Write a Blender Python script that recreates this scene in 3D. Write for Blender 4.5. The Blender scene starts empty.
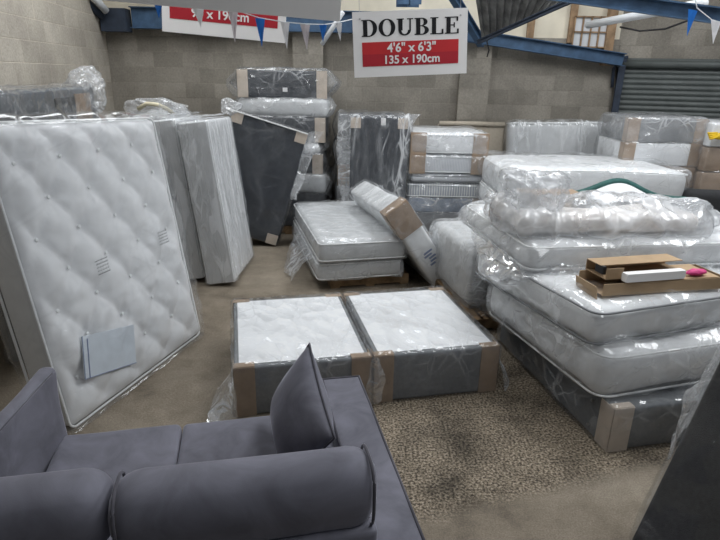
import bpy, bmesh, math, random
from mathutils import Vector, Matrix, noise
random.seed(7)
S = bpy.context.scene
COL = S.collection
PI = math.pi
V = Vector

# ------------------------------------------------------------------ camera
PITCH = math.atan(195 / 560.0); ROLL = math.radians(1.2)
cF = V((0, math.cos(PITCH), -math.sin(PITCH))); cU = V((0, math.sin(PITCH), math.cos(PITCH))); cR = V((1, 0, 0))
cR2 = cR * math.cos(ROLL) + cU * math.sin(ROLL); cU2 = cU * math.cos(ROLL) - cR * math.sin(ROLL)
cd = bpy.data.cameras.new('camera'); cd.sensor_width = 36; cd.lens = 28.0
cam = bpy.data.objects.new('camera', cd); COL.objects.link(cam)
m = Matrix((cR2, cU2, -cF)).transposed().to_4x4(); m.translation = V((0, 0, 2.1)); cam.matrix_world = m
S.camera = cam

# ------------------------------------------------------------------ world, lights, exposure
W = bpy.data.worlds.new('world'); S.world = W; W.use_nodes = True
W.node_tree.nodes['Background'].inputs[0].default_value = (0.80, 0.88, 1.0, 1)
W.node_tree.nodes['Background'].inputs[1].default_value = 0.20
S.view_settings.view_transform = 'Standard'; S.view_settings.look = 'None'
S.view_settings.gamma = 1; S.view_settings.use_curve_mapping = False
S.view_settings.exposure = 0.0
def area(name, loc, sx, sy, power, rot=(0, 0, 0), col=(0.97, 0.985, 1.0)):
    l = bpy.data.lights.new(name, 'AREA'); l.shape = 'RECTANGLE'; l.size = sx; l.size_y = sy; l.energy = power; l.color = col
    o = bpy.data.objects.new(name, l); COL.objects.link(o); o.location = loc; o.rotation_euler = rot
    return o
# daylight falling through the rooflight bays
area('rooflight_bay', (-1.9, 5.6, 4.55), 1.1, 3.4, 84)
area('rooflight_bay', (1.9, 5.2, 4.55), 1.1, 3.4, 84)
area('rooflight_bay', (0.4, 7.4, 4.55), 3.0, 0.9, 26)
area('rooflight_bay', (1.6, 1.3, 4.55), 1.1, 2.2, 40)
area('rooflight_bay', (4.6, 4.2, 4.55), 1.1, 3.6, 135)

# ------------------------------------------------------------------ materials
def newmat(name):
    mt = bpy.data.materials.new(name); mt.use_nodes = True
    nt = mt.node_tree
    return mt, nt, nt.nodes['Principled BSDF']
def node(nt, t, **kw):
    n = nt.nodes.new(t)
    for k, v in kw.items():
        if k in n.inputs: n.inputs[k].default_value = v
        else: setattr(n, k, v)
    return n
def ramp(nt, src, stops):
    r = nt.nodes.new('ShaderNodeValToRGB')
    el = r.color_ramp.elements
    while len(el) > 1: el.remove(el[-1])
    el[0].position = stops[0][0]; el[0].color = (*stops[0][1], 1)
    for p, c in stops[1:]:
        e = el.new(p); e.color = (*c, 1)
    nt.links.new(src, r.inputs[0]); return r
def bump(nt, b, h, strength=.5, dist=.01):
    bp = node(nt, 'ShaderNodeBump'); bp.inputs['Strength'].default_value = strength; bp.inputs['Distance'].default_value = dist
    nt.links.new(h, bp.inputs['Height']); nt.links.new(bp.outputs[0], b.inputs['Normal']); return bp
def coords(nt, scale=(1, 1, 1), rot=(0, 0, 0)):
    tc = nt.nodes.new('ShaderNodeTexCoord'); mp = nt.nodes.new('ShaderNodeMapping')
    mp.inputs['Scale'].default_value = scale; mp.inputs['Rotation'].default_value = rot
    nt.links.new(tc.outputs['Object'], mp.inputs[0]); return mp.outputs[0]
def noisetex(nt, vec, scale, detail=4, rough=.55, typ=None, dist=0):
    n = nt.nodes.new('ShaderNodeTexNoise')
    if typ: n.noise_type = typ
    n.inputs['Scale'].default_value = scale; n.inputs['Detail'].default_value = detail
    n.inputs['Roughness'].default_value = rough; n.inputs['Distortion'].default_value = dist
    nt.links.new(vec, n.inputs['Vector']); return n.outputs['Fac']

def plain(name, col, rough=.7, nscale=12, var=.12, bstr=.2, metal=0, spec=.3, sheen=0):
    mt, nt, b = newmat(name)
    v = coords(nt)
    n = noisetex(nt, v, nscale, 4)
    lo = tuple(c * (1 - var) for c in col); hi = tuple(min(1, c * (1 + var)) for c in col)
    r = ramp(nt, n, [(.3, lo), (.7, hi)])
    nt.links.new(r.outputs[0], b.inputs['Base Color'])
    b.inputs['Roughness'].default_value = rough; b.inputs['Metallic'].default_value = metal
    b.inputs['Specular IOR Level'].default_value = spec
    if sheen:
        b.inputs['Sheen Weight'].default_value = sheen; b.inputs['Sheen Roughness'].default_value = .4
    if bstr: bump(nt, b, noisetex(nt, v, nscale * 4, 3), bstr, .004)
    return mt

def fabric_quilt(name, col, var=.08, qs=14):
    """mattress ticking: fine weave plus soft quilting"""
    mt, nt, b = newmat(name)
    v = coords(nt)
    n = noisetex(nt, v, 9, 3)
    r = ramp(nt, n, [(.3, tuple(c * (1 - var) for c in col)), (.7, col)])
    nt.links.new(r.outputs[0], b.inputs['Base Color'])
    b.inputs['Roughness'].default_value = .8; b.inputs['Specular IOR Level'].default_value = .2
    vo = node(nt, 'ShaderNodeTexVoronoi', feature='SMOOTH_F1'); vo.inputs['Scale'].default_value = qs
    nt.links.new(v, vo.inputs['Vector'])
    bump(nt, b, vo.outputs['Distance'], .35, .012)
    return mt

def striped(name, c1, c2, sx=30):
    mt, nt, b = newmat(name)
    v = coords(nt)
    w = node(nt, 'ShaderNodeTexWave', wave_type='BANDS', bands_direction='X'); w.inputs['Scale'].default_value = sx / 6.28
    w.inputs['Distortion'].default_value = 1.5; nt.links.new(v, w.inputs['Vector'])
    r = ramp(nt, w.outputs['Fac'], [(.35, c1), (.55, c2)])
    nt.links.new(r.outputs[0], b.inputs['Base Color']); b.inputs['Roughness'].default_value = .75
    return mt

def polythene(name, veil=.05, crease_glint=.5, scale=3.0, rough=.10, stretch=(1, 1, 1), tint=(.86, .88, .9), wid=.05, spec=.30, bdist=.05):
    """clear crumpled polythene: see-through and shiny, its milky creases whitened to imitate highlights"""
    mt = bpy.data.materials.new(name); mt.use_nodes = True; nt = mt.node_tree; nt.nodes.clear()
    out = nt.nodes.new('ShaderNodeOutputMaterial')
    v = coords(nt, stretch, (.2, .3, .5))
    # film folds into flat facets that meet in straight creases
    wob = noisetex(nt, v, scale * .7, 3, .5)
    vm_ = node(nt, 'ShaderNodeVectorMath', operation='MULTIPLY_ADD'); vm_.inputs[1].default_value = (.22, .22, .22)
    nt.links.new(wob, vm_.inputs[0]); nt.links.new(v, vm_.inputs[2])
    def cells(sc, w, sq):
        mp = nt.nodes.new('ShaderNodeMapping'); mp.inputs['Scale'].default_value = sq; mp.inputs['Rotation'].default_value = (.4, .5, .6)
        nt.links.new(vm_.outputs[0], mp.inputs[0])
        e = node(nt, 'ShaderNodeTexVoronoi', feature='DISTANCE_TO_EDGE'); e.inputs['Scale'].default_value = sc; nt.links.new(mp.outputs[0], e.inputs['Vector'])
        h = node(nt, 'ShaderNodeTexVoronoi', feature='F1'); h.inputs['Scale'].default_value = sc; nt.links.new(mp.outputs[0], h.inputs['Vector'])
        c = node(nt, 'ShaderNodeMapRange'); c.inputs['From Max'].default_value = w; c.inputs['To Min'].default_value = 1; c.inputs['To Max'].default_value = 0
        nt.links.new(e.outputs['Distance'], c.inputs['Value']); return h.outputs['Distance'], c.outputs[0]
    h1, c1 = cells(scale, wid, (1, .45, 1)); h2, c2 = cells(scale * 2.1, wid * 1.2, (.5, 1, 1.2))
    gate = noisetex(nt, v, scale * .8, 2)
    gm = node(nt, 'ShaderNodeMapRange'); gm.inputs['From Min'].default_value = .46; gm.inputs['From Max'].default_value = .70; nt.links.new(gate, gm.inputs['Value'])
    mxn = node(nt, 'ShaderNodeMath', operation='MAXIMUM'); nt.links.new(c1, mxn.inputs[0]); nt.links.new(c2, mxn.inputs[1])
    cr = node(nt, 'ShaderNodeMath', operation='MULTIPLY'); nt.links.new(mxn.outputs[0], cr.inputs[0]); nt.links.new(gm.outputs[0], cr.inputs[1])
    hh = node(nt, 'ShaderNodeMath', operation='MULTIPLY_ADD'); hh.inputs[1].default_value = .5; nt.links.new(h2, hh.inputs[0]); nt.links.new(h1, hh.inputs[2])
    bp = nt.nodes.new('ShaderNodeBump'); bp.inputs['Strength'].default_value = 1; bp.inputs['Distance'].default_value = bdist
    nt.links.new(hh.outputs[0], bp.inputs['Height'])
    g2 = noisetex(nt, v, scale * 1.3, 4, .6)
    vm = node(nt, 'ShaderNodeMapRange'); vm.inputs['From Min'].default_value = .35; vm.inputs['From Max'].default_value = .7
    vm.inputs['To Min'].default_value = veil * .5; vm.inputs['To Max'].default_value = veil * 1.6; nt.links.new(g2, vm.inputs['Value'])
    fac = node(nt, 'ShaderNodeMath', operation='MULTIPLY_ADD', use_clamp=True); fac.inputs[1].default_value = crease_glint  # milky crease lines whitened in colour, painting in streak highlights
    nt.links.new(cr.outputs[0], fac.inputs[0]); nt.links.new(vm.outputs[0], fac.inputs[2])
    tr = nt.nodes.new('ShaderNodeBsdfTransparent'); tr.inputs[0].default_value = (.97, .975, .98, 1)
    df = nt.nodes.new('ShaderNodeBsdfDiffuse'); df.inputs[0].default_value = (*tint, 1)
    gl = nt.nodes.new('ShaderNodeBsdfGlossy'); gl.inputs['Roughness'].default_value = rough; gl.inputs['Color'].default_value = (.95, .95, .95, 1)
    nt.links.new(bp.outputs[0], gl.inputs['Normal'])
    m1 = nt.nodes.new('ShaderNodeMixShader'); nt.links.new(fac.outputs[0], m1.inputs[0])
    nt.links.new(tr.outputs[0], m1.inputs[1]); nt.links.new(df.outputs[0], m1.inputs[2])
    fr = nt.nodes.new('ShaderNodeFresnel'); fr.inputs['IOR'].default_value = 1.55; nt.links.new(bp.outputs[0], fr.inputs['Normal'])
    cl = node(nt, 'ShaderNodeMath', operation='MINIMUM'); cl.inputs[1].default_value = spec; nt.links.new(fr.outputs[0], cl.inputs[0])
    m2 = nt.nodes.new('ShaderNodeMixShader'); nt.links.new(cl.outputs[0], m2.inputs[0])
    nt.links.new(m1.outputs[0], m2.inputs[1]); nt.links.new(gl.outputs[0], m2.inputs[2])
    nt.links.new(m2.outputs[0], out.inputs[0])
    return mt

def blockwork(name, c1, c2, mortar, w=.44, h=.215):
    mt, nt, b = newmat(name)
    tc = nt.nodes.new('ShaderNodeTexCoord'); sp = nt.nodes.new('ShaderNodeSeparateXYZ'); cb = nt.nodes.new('ShaderNodeCombineXYZ')
    nt.links.new(tc.outputs['Object'], sp.inputs[0]); nt.links.new(sp.outputs['X'], cb.inputs['X']); nt.links.new(sp.outputs['Z'], cb.inputs['Y'])
    br = nt.nodes.new('ShaderNodeTexBrick'); br.offset = .5
    br.inputs['Scale'].default_value = 1; br.inputs['Brick Width'].default_value = w; br.inputs['Row Height'].default_value = h
    br.inputs['Mortar Size'].default_value = .006; br.inputs['Mortar Smooth'].default_value = .4; br.inputs['Bias'].default_value = 0
    br.inputs['Color1'].default_value = (*c1, 1); br.inputs['Color2'].default_value = (*c2, 1); br.inputs['Mortar'].default_value = (*mortar, 1)
    nt.links.new(cb.outputs[0], br.inputs['Vector'])
    n = noisetex(nt, tc.outputs['Object'], 1.3, 6, .65)
    r = ramp(nt, n, [(.3, (.66, .64, .62)), (.7, (1.12, 1.1, 1.06))])
    mx = nt.nodes.new('ShaderNodeMix'); mx.data_type = 'RGBA'; mx.blend_type = 'MULTIPLY'; mx.inputs[0].default_value = 1
    nt.links.new(br.outputs['Color'], mx.inputs[6]); nt.links.new(r.outputs[0], mx.inputs[7])
    n2 = noisetex(nt, tc.outputs['Object'], 38, 4, .7)
    r2 = ramp(nt, n2, [(.3, (.8, .8, .8)), (.7, (1.12, 1.12, 1.12))])
    mx2 = nt.nodes.new('ShaderNodeMix'); mx2.data_type = 'RGBA'; mx2.blend_type = 'MULTIPLY'; mx2.inputs[0].default_value = 1
    nt.links.new(mx.outputs[2], mx2.inputs[6]); nt.links.new(r2.outputs[0], mx2.inputs[7])
    nt.links.new(mx2.outputs[2], b.inputs['Base Color']); b.inputs['Roughness'].default_value = .95; b.inputs['Specular IOR Level'].default_value = .1
    sb = node(nt, 'ShaderNodeMath', operation='MULTIPLY_ADD'); sb.inputs[1].default_value = -1.2
    nt.links.new(br.outputs['Fac'], sb.inputs[0]); nt.links.new(n2, sb.inputs[2])
    bump(nt, b, sb.outputs[0], .5, .008)
    return mt

def concrete_floor():
    mt, nt, b = newmat('concrete_floor')
    v = coords(nt)
    big = noisetex(nt, v, .9, 6, .65, dist=.6); mid = noisetex(nt, v, 5, 6, .7)
    add = node(nt, 'ShaderNodeMath', operation='MULTIPLY_ADD'); add.inputs[1].default_value = .5
    nt.links.new(mid, add.inputs[0]); nt.links.new(big, add.inputs[2])
    base = ramp(nt, add.outputs[0], [(.55, (.11, .092, .07)), (.72, (.205, .172, .132)), (.95, (.30, .26, .205))])
    # exposed aggregate
    ag = noisetex(nt, v, 70, 2, .6)
    agc = ramp(nt, ag, [(.36, (.055, .045, .034)), (.46, (.15, .122, .088)), (.56, (.29, .24, .18)), (.68, (.42, .36, .285))])
    blot = noisetex(nt, v, 2.6, 4, .6)
    blr = ramp(nt, blot, [(.32, (.35, .35, .35)), (.55, (1, 1, 1))])
    mxa = nt.nodes.new('ShaderNodeMix'); mxa.data_type = 'RGBA'; mxa.blend_type = 'MULTIPLY'; mxa.inputs[0].default_value = 1
    nt.links.new(agc.outputs[0], mxa.inputs[6]); nt.links.new(blr.outputs[0], mxa.inputs[7])
    # mask: the worn strip between the divan and the newer screed near the camera
    sp = nt.nodes.new('ShaderNodeSeparateXYZ'); nt.links.new(v, sp.inputs[0])
    def lin(a, bb, c):
        m1 = node(nt, 'ShaderNodeMath', operation='MULTIPLY'); m1.inputs[1].default_value = a; nt.links.new(sp.outputs['X'], m1.inputs[0])
        m2 = node(nt, 'ShaderNodeMath', operation='MULTIPLY_ADD'); m2.inputs[1].default_value = bb; nt.links.new(sp.outputs['Y'], m2.inputs[0]); nt.links.new(m1.outputs[0], m2.inputs[2])
        m3 = node(nt, 'ShaderNodeMath', operation='ADD'); m3.inputs[1].default_value = c; nt.links.new(m2.outputs[0], m3.inputs[0]); return m3.outputs[0]
    d = lin(-.32, .947, -2.02)          # > 0 beyond the screed edge
    jit = node(nt, 'ShaderNodeMath', operation='MULTIPLY_ADD'); jit.inputs[1].default_value = .22; nt.links.new(mid, jit.inputs[0]); nt.links.new(d, jit.inputs[2])
    mr = node(nt, 'ShaderNodeMapRange'); mr.inputs['From Min'].default_value = .05; mr.inputs['From Max'].default_value = .16; nt.links.new(jit.outputs[0], mr.inputs['Value'])
    e = lin(1.0, 0, .25)
    jit2 = node(nt, 'ShaderNodeMath', operation='MULTIPLY_ADD'); jit2.inputs[1].default_value = .8; nt.links.new(big, jit2.inputs[0]); nt.links.new(e, jit2.inputs[2])
    mr2 = node(nt, 'ShaderNodeMapRange'); mr2.inputs['From Min'].default_value = .35; mr2.inputs['From Max'].default_value = .8; mr2.inputs['To Min'].default_value = .15; nt.links.new(jit2.outputs[0], mr2.inputs['Value'])
    mm = node(nt, 'ShaderNodeMath', operation='MULTIPLY'); nt.links.new(mr.outputs[0], mm.inputs[0]); nt.links.new(mr2.outputs[0], mm.inputs[1])
    mx = nt.nodes.new('ShaderNodeMix'); mx.data_type = 'RGBA'
    nt.links.new(mm.outputs[0], mx.inputs[0]); nt.links.new(base.outputs[0], mx.inputs[6]); nt.links.new(mxa.outputs[2], mx.inputs[7])
    # fine speckle over everything
    sp2 = ramp(nt, noisetex(nt, v, 120, 2, .6), [(.3, (.75, .75, .75)), (.7, (1.2, 1.2, 1.2))])
    mx3 = nt.nodes.new('ShaderNodeMix'); mx3.data_type = 'RGBA'; mx3.blend_type = 'MULTIPLY'; mx3.inputs[0].default_value = 1
    nt.links.new(mx.outputs[2], mx3.inputs[6]); nt.links.new(sp2.outputs[0], mx3.inputs[7])
    nt.links.new(mx3.outputs[2], b.inputs['Base Color']); b.inputs['Roughness'].default_value = .85; b.inputs['Specular IOR Level'].default_value = .25
    bump(nt, b, ag, .35, .006)
    return mt

def velvet(name, col):
    mt, nt, b = newmat(name)
    v = coords(nt)
    n = noisetex(nt, v, 4.5, 5, .6, dist=.8)
    r = ramp(nt, n, [(.3, tuple(c * .72 for c in col)), (.7, tuple(c * 1.3 for c in col))])
    nt.links.new(r.outputs[0], b.inputs['Base Color']); b.inputs['Roughness'].default_value = .75
    b.inputs['Sheen Weight'].default_value = .55; b.inputs['Sheen Roughness'].default_value = .35; b.inputs['Sheen Tint'].default_value = (.75, .75, .85, 1)
    b.inputs['Specular IOR Level'].default_value = .15
    bump(nt, b, noisetex(nt, v, 300, 2), .15, .002)
    return mt

M = dict(
    white=plain('white_ticking', (.80, .81, .82), .75, 10, .04, .25),
    quilt=fabric_quilt('white_quilted_ticking', (.80, .81, .815)),
    quilt_grey=fabric_quilt('grey_white_ticking', (.62, .63, .635)),
    felt=plain('white_base_felt', (.86, .87, .88), .9, 30, .03, .15),
    grey=plain('grey_upholstery', (.12, .13, .14), .85, 40, .15, .3),
    midgrey=plain('mid_grey_upholstery', (.185, .195, .205), .85, 40, .12, .3),
    dark=plain('dark_slate_upholstery', (.040, .045, .054), .85, 40, .18, .3),
    charcoal=plain('charcoal_fabric', (.030, .031, .033), .9, 60, .25, .5),
    blue=plain('blue_grey_upholstery', (.10, .14, .21), .8, 20, .3, .2),
    card=plain('cardboard', (.33, .245, .175), .85, 8, .15, .15),
    card_pale=plain('pale_cardboard', (.55, .47, .39), .85, 8, .1, .15),
    card_box=plain('box_cardboard', (.38, .27, .165), .8, 6, .12, .15),
    beige=plain('beige_fabric', (.42, .37, .30), .85, 30, .08, .2),
    cream=plain('cream_fabric', (.62, .57, .42), .85, 12, .15, .2),
    teal=plain('teal_piping', (.03, .10, .09), .7, 20, .2, 0),
    peach=plain('peach_ticking', (.78, .735, .70), .8, 5, .1, .2),
    wood=plain('pallet_wood', (.24, .16, .09), .85, 14, .35, .4),
    yellow=plain('yellow_plastic', (.75, .50, .03), .5, 8, .1, .1),
    pink=plain('pink_foil', (.62, .06, .22), .4, 25, .3, .3),
    black=plain('black_plastic', (.015, .015, .017), .5, 10, .2, .1),
    stripe=striped('striped_border_ticking', (.62, .62, .61), (.30, .33, .38), 60),
    print_=striped('printed_border_ticking', (.66, .67, .68), (.48, .50, .54), 95),
    seam=plain('white_seam_tape', (.85, .86, .86), .6, 20, .03, .1),
    blue_paper=plain('pale_blue_packet', (.68, .74, .80), .45, 8, .08, .1, spec=.5),
    blue_edge=plain('blue_packet_edge', (.22, .27, .42), .6, 8, .1, 0),
    ink=plain('grey_ink', (.22, .23, .24), .8, 20, .1, 0),
    sofa=velvet('grey_velvet', (.160, .160, .192)),
    sofa_pipe=velvet('grey_velvet_piping', (.085, .083, .098)),
    metal=plain('bare_steel', (.5, .5, .5), .35, 20, .1, .1, metal=1),
    steelblue=plain('blue_painted_steel', (.050, .095, .165), .5, 7, .3, .2),
    steeldark=plain('dark_blue_steel', (.03, .04, .06), .6, 7, .3, .2),
    sheet=plain('weathered_roof_sheet', (.15, .15, .145), .9, 5, .45, .5),
    cladding=plain('cream_translucent_cladding', (.74, .68, .55), .6, 2.5, .12, .1),
    rust=plain('rusty_joint', (.30, .20, .12), .8, 9, .3, .2),
    shutter=plain('shutter_steel', (.085, .096, .093), .45, 6, .15, .1, spec=.4),
    pipe=plain('white_pipe', (.62, .64, .66), .5, 6, .06, .1),
    signwhite=plain('sign_white', (.80, .79, .78), .45, 4, .02, 0, spec=.4),
    signred=plain('sign_red', (.52, .025, .030), .45, 4, .06, 0, spec=.4),
    signred2=plain('sign_dark_red', (.40, .018, .030), .45, 4, .06, 0, spec=.4),
    signblack=plain('sign_black', (.012, .012, .014), .4, 4, .05, 0),
    flagblue=plain('pennant_blue', (.02, .16, .56), .5, 6, .1, 0),
    flagwhite=plain('pennant_white', (.78, .78, .8), .5, 6, .05, 0),
    flagpale=plain('pennant_pale', (.60, .55, .58), .5, 6, .05, 0),
    floor=concrete_floor(),
    block=blockwork('grey_blockwork', (.345, .325, .29), (.24, .226, .20), (.30, .282, .25)),
    block_lit=blockwork('lit_blockwork', (.50, .47, .42), (.42, .395, .35), (.56, .515, .45)),  # same blocks coloured paler, light on the left wall painted in
    poly=polythene('clear_polythene', .06, .30, 3.2, .12),
    poly_milk=polythene('milky_polythene', .20, .35, 3.4, .16, tint=(.80, .815, .83)),
    poly_thin=polythene('thin_polythene', .02, .12, 2.2, .14, spec=.18, bdist=.025),
    poly_bag=polythene('crumpled_bag_polythene', .24, .42, 4.6, .13, wid=.06, spec=.34),
    poly_mid=polythene('lightly_creased_polythene', .03, .20, 3.0, .12, (1.6, .8, 1), spec=.28, bdist=.05),
    poly_vert=polythene('pleated_polythene', .14, .45, 2.6, .14, (2.4, 2.4, .35), wid=.08),
    poly_fold=polythene('folded_polythene', .32, .45, 2.4, .12, (1, .6, 1), wid=.07, spec=.4, bdist=.09),
    poly_diag=polythene('streaked_polythene', .05, .50, 2.4, .14, (2.6, 1, .5), wid=.10),
)

# ------------------------------------------------------------------ mesh helpers
def link_mesh(name, bm, mat, parent=None, smooth=False):
    me = bpy.data.meshes.new(name); bm.normal_update(); bm.to_mesh(me); bm.free()
    if smooth:
        for p in me.polygons: p.use_smooth = True
    for mm in (mat if isinstance(mat, (list, tuple)) else [mat]): me.materials.append(mm)
    o = bpy.data.objects.new(name, me); COL.objects.link(o)
    if parent: o.parent = parent
    return o
def tag(o, label=None, cat=None, group=None, kind=None):
    if label: o['label'] = label
    if cat: o['category'] = cat
    if group: o['group'] = group
    if kind: o['kind'] = kind
    return o
def thing(name, label, cat, mat4=None, group=None):
    o = bpy.data.objects.new(name, None); COL.objects.link(o); o.empty_display_size = .1
    if mat4 is not None: o.matrix_world = mat4
    return tag(o, label, cat, group)
def box(bm, cx, cy, cz, sx, sy, sz, mat=None):
    r = bmesh.ops.create_cube(bm, size=1)
    mm = Matrix.Translation((cx, cy, cz)) @ Matrix.Diagonal((sx, sy, sz, 1))
    if mat is not None: mm = mat @ mm
    bmesh.ops.transform(bm, matrix=mm, verts=r['verts']); return r['verts']
def tube(bm, pts, r, n=8, closed=False):
    pts = [V(p) for p in pts]; rings = []
    N = len(pts)
    for i, p in enumerate(pts):
        if closed: t = pts[(i + 1) % N] - pts[i - 1]
        else: t = pts[min(i + 1, N - 1)] - pts[max(i - 1, 0)]
        t.normalize()
        a = V((0, 0, 1)) if abs(t.z) < .9 else V((1, 0, 0))
        u = t.cross(a).normalized(); w = t.cross(u)
        rings.append([bm.verts.new(p + (u * math.cos(k * 2 * PI / n) + w * math.sin(k * 2 * PI / n)) * r) for k in range(n)])
    for i in range(N if closed else N - 1):
        A, B = rings[i], rings[(i + 1) % N]
        for k in range(n): bm.faces.new((A[k], A[(k + 1) % n], B[(k + 1) % n], B[k]))
    if not closed:
        bm.faces.new(rings[0][::-1]); bm.faces.new(rings[-1])
def axis_coords(h, r, step):
    k = [-h, -h + r * .08, -h + r * .3, -h + r * .62, -h + r]
    n = max(1, round((2 * h - 2 * r) / step))
    mid = [-h + r + (2 * h - 2 * r) * i / n for i in range(1, n)]
    return k + mid + [-a for a in k[::-1]]
def rbox_bm(L, Wd, H, r, step=.07, disp=None):
    """rounded box of L x Wd x H about its centre, gridded so that it can be pushed about"""
    h = (L / 2, Wd / 2, H / 2); r = min(r, min(h) * .98)
    ax = [axis_coords(h[i], r, step) for i in range(3)]
    bm = bmesh.new(); cache = {}
    def vert(i, j, k):
        key = (i, j, k)
        if key in cache: return cache[key]
        p = V((ax[0][i], ax[1][j], ax[2][k]))
        q = V([max(-(h[a] - r), min(h[a] - r, p[a])) for a in range(3)])
        d = p - q
        nrm = d.normalized() if d.length > 1e-9 else V((0, 0, 1))
        p2 = q + nrm * r
        if disp: p2 = disp(p2, nrm)
        v = bm.verts.new(p2); cache[key] = v; return v
    n = [len(a) for a in ax]
    for a, b_, c in ((0, 1, 2), (1, 2, 0), (2, 0, 1)):
        for side in (0, n[c] - 1):
            for i in range(n[a] - 1):
                for j in range(n[b_] - 1):
                    def idx(u, w):
                        t = [0, 0, 0]; t[a] = u; t[b_] = w; t[c] = side; return tuple(t)
                    f = [vert(*idx(i, j)), vert(*idx(i + 1, j)), vert(*idx(i + 1, j + 1)), vert(*idx(i, j + 1))]
                    bm.faces.new(f if side else f[::-1])
    return bm
def nz(p, f, seed):
    return noise.noise(V((p.x * f + seed, p.y * f - seed * .7, p.z * f + seed * .3)))
def ridge(p, f, seed):
    return 1 - 2 * abs(nz(p, f, seed))
def wrinkle(amp, f, seed, base=0.0, sag=0.0, hz=1, ear=0.0, hx=1, stretch=V((1, 1, 1))):
    def d(p, n):
        q = V((p.x * stretch.x, p.y * stretch.y, p.z * stretch.z))
        a = base + amp * (max(0, ridge(q, f, seed)) ** 2 + .6 * max(0, ridge(q, f * 2.3, seed + 9)) ** 3)
        o = p + n * a
        if ear and abs(p.x) > hx * .985:
            e = ear * max(0, 1 - abs(p.z) / hz) ** .8 * (.75 + .5 * nz(p, 4, seed + 3))
            o.x += math.copysign(e, p.x)
        if sag: o.z -= sag * max(0, nz(p, 1.3, seed + 5))
        return o
    return d
def soft(amp, f, seed, sag=0):
    def d(p, n):
        o = p + n * (amp * nz(p, f, seed))
        if sag: o.z -= sag * (p.x * p.x)
        return o
    return d
def corner_path(L, Wd, r, z, n=5):
    pts = []
    for sx, sy, a0 in ((1, 1, 0), (-1, 1, 90), (-1, -1, 180), (1, -1, 270)):
        for i in range(n + 1):
            a = math.radians(a0 + 90 * i / n)
            pts.append((sx * (L / 2 - r) + r * math.cos(a), sy * (Wd / 2 - r) + r * math.sin(a), z))
    return pts

def frame(anchor_local, anchor_world, X, Z):
    X = V(X).normalized(); Z = V(Z); Z = (Z - X * Z.dot(X)).normalized(); Y = Z.cross(X)
    R = Matrix((X, Y, Z)).transposed().to_4x4()
    R.translation = V(anchor_world) - R.to_3x3() @ V(anchor_local)
    return R
def flat(cx, cy, z, deg):
    return Matrix.Translation((cx, cy, z)) @ Matrix.Rotation(math.radians(deg), 4, 'Z')
def corner_flat(x, y, z, deg, L, Wd):
    """frame whose near-left corner (-L/2,-Wd/2) stands at x, y"""
    R = Matrix.Rotation(math.radians(deg), 4, 'Z'); c = R @ V((L / 2, Wd / 2, 0))
    return Matrix.Translation((x + c.x, y + c.y, z)) @ R

# ------------------------------------------------------------------ beds
# every thing's local frame: origin at the middle of its underside (z from 0 to H)
def shift(bm, z):
    bmesh.ops.translate(bm, verts=bm.verts, vec=(0, 0, z)); return bm
def cardboard(par, L, Wd, H, sx, sy, w=.16, w2=None, mat=None, cap=.05, full=True):
    """bent cardboard protector over one upright corner"""
    w2 = w2 or w; t = .005; g = .003
    bm = bmesh.new()
    hx = L / 2 + g; hy = Wd / 2 + g
    box(bm, sx * (hx - w / 2 + t / 2), sy * (hy + t / 2), H / 2, w + t, t, H + .004)
    box(bm, sx * (hx + t / 2), sy * (hy - w2 / 2 + t / 2), H / 2, t, w2 + t, H + .004)
    if cap: box(bm, sx * (hx - w / 2), sy * (hy - cap / 2), H + .004, w, cap, t)
    return link_mesh('cardboard_corner', bm, mat or M['card'], par)
def wrap(par, L, Wd, H, seed, mat='poly', amp=.014, base=.010, ear=0, f=2.2, r=.05, step=.06, stretch=V((1, 1, 1)), name='plastic_wrap', sag=0):
    bm = rbox_bm(L, Wd, H, r, step, wrinkle(amp, f, seed, base, sag, H / 2, ear, L / 2, stretch))
    # keep the underside from dipping below what it rests on
    for v in bm.verts:
        if v.co.z < -H / 2: v.co.z = -H / 2 + .0
    return link_mesh(name, shift(bm, H / 2), M[mat], par, True)
def mattress(label, mat4, L, Wd, H, body='quilt', poly='poly', seed=1, r=.07, cards=(), ear=0, amp=.014, piping=True, name='wrapped_mattress', group=None, sag=0, lump=.012, card_mat=None, cardw=.18, stretch=V((1, 1, 1)), tapemat='seam'):
    t = thing(name, label, 'mattress', mat4, group)
    def d(p, n):
        o = p + n * (lump * nz(p, 2.5, seed)); o.z -= sag * (p.x * 2 / L) ** 2
        return o
    link_mesh('mattress_body', shift(rbox_bm(L, Wd, H, r, .09, d), H / 2), M[body], t, True)
    if piping:
        for z in (.022, H - .022):
            bm = bmesh.new(); pts = corner_path(L + .008, Wd + .008, r, z)
            out = []
            for i in range(len(pts)):
                a, b_ = V(pts[i]), V(pts[(i + 1) % len(pts)]); k = max(1, int((b_ - a).length / .15))
                for j in range(k):
                    q = a.lerp(b_, j / k); q.z -= sag * (q.x * 2 / L) ** 2; out.append(q)
            tube(bm, out, .007, 6, True); link_mesh('piping', bm, M[tapemat], t, True)
    for sx, sy in cards: cardboard(t, L + lump, Wd + lump, H, sx, sy, cardw, .12, card_mat)
    if poly: wrap(t, L + .01, Wd + .01, H, seed, poly, amp, .012, ear, r=r, stretch=stretch, sag=sag)
    return t
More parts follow.
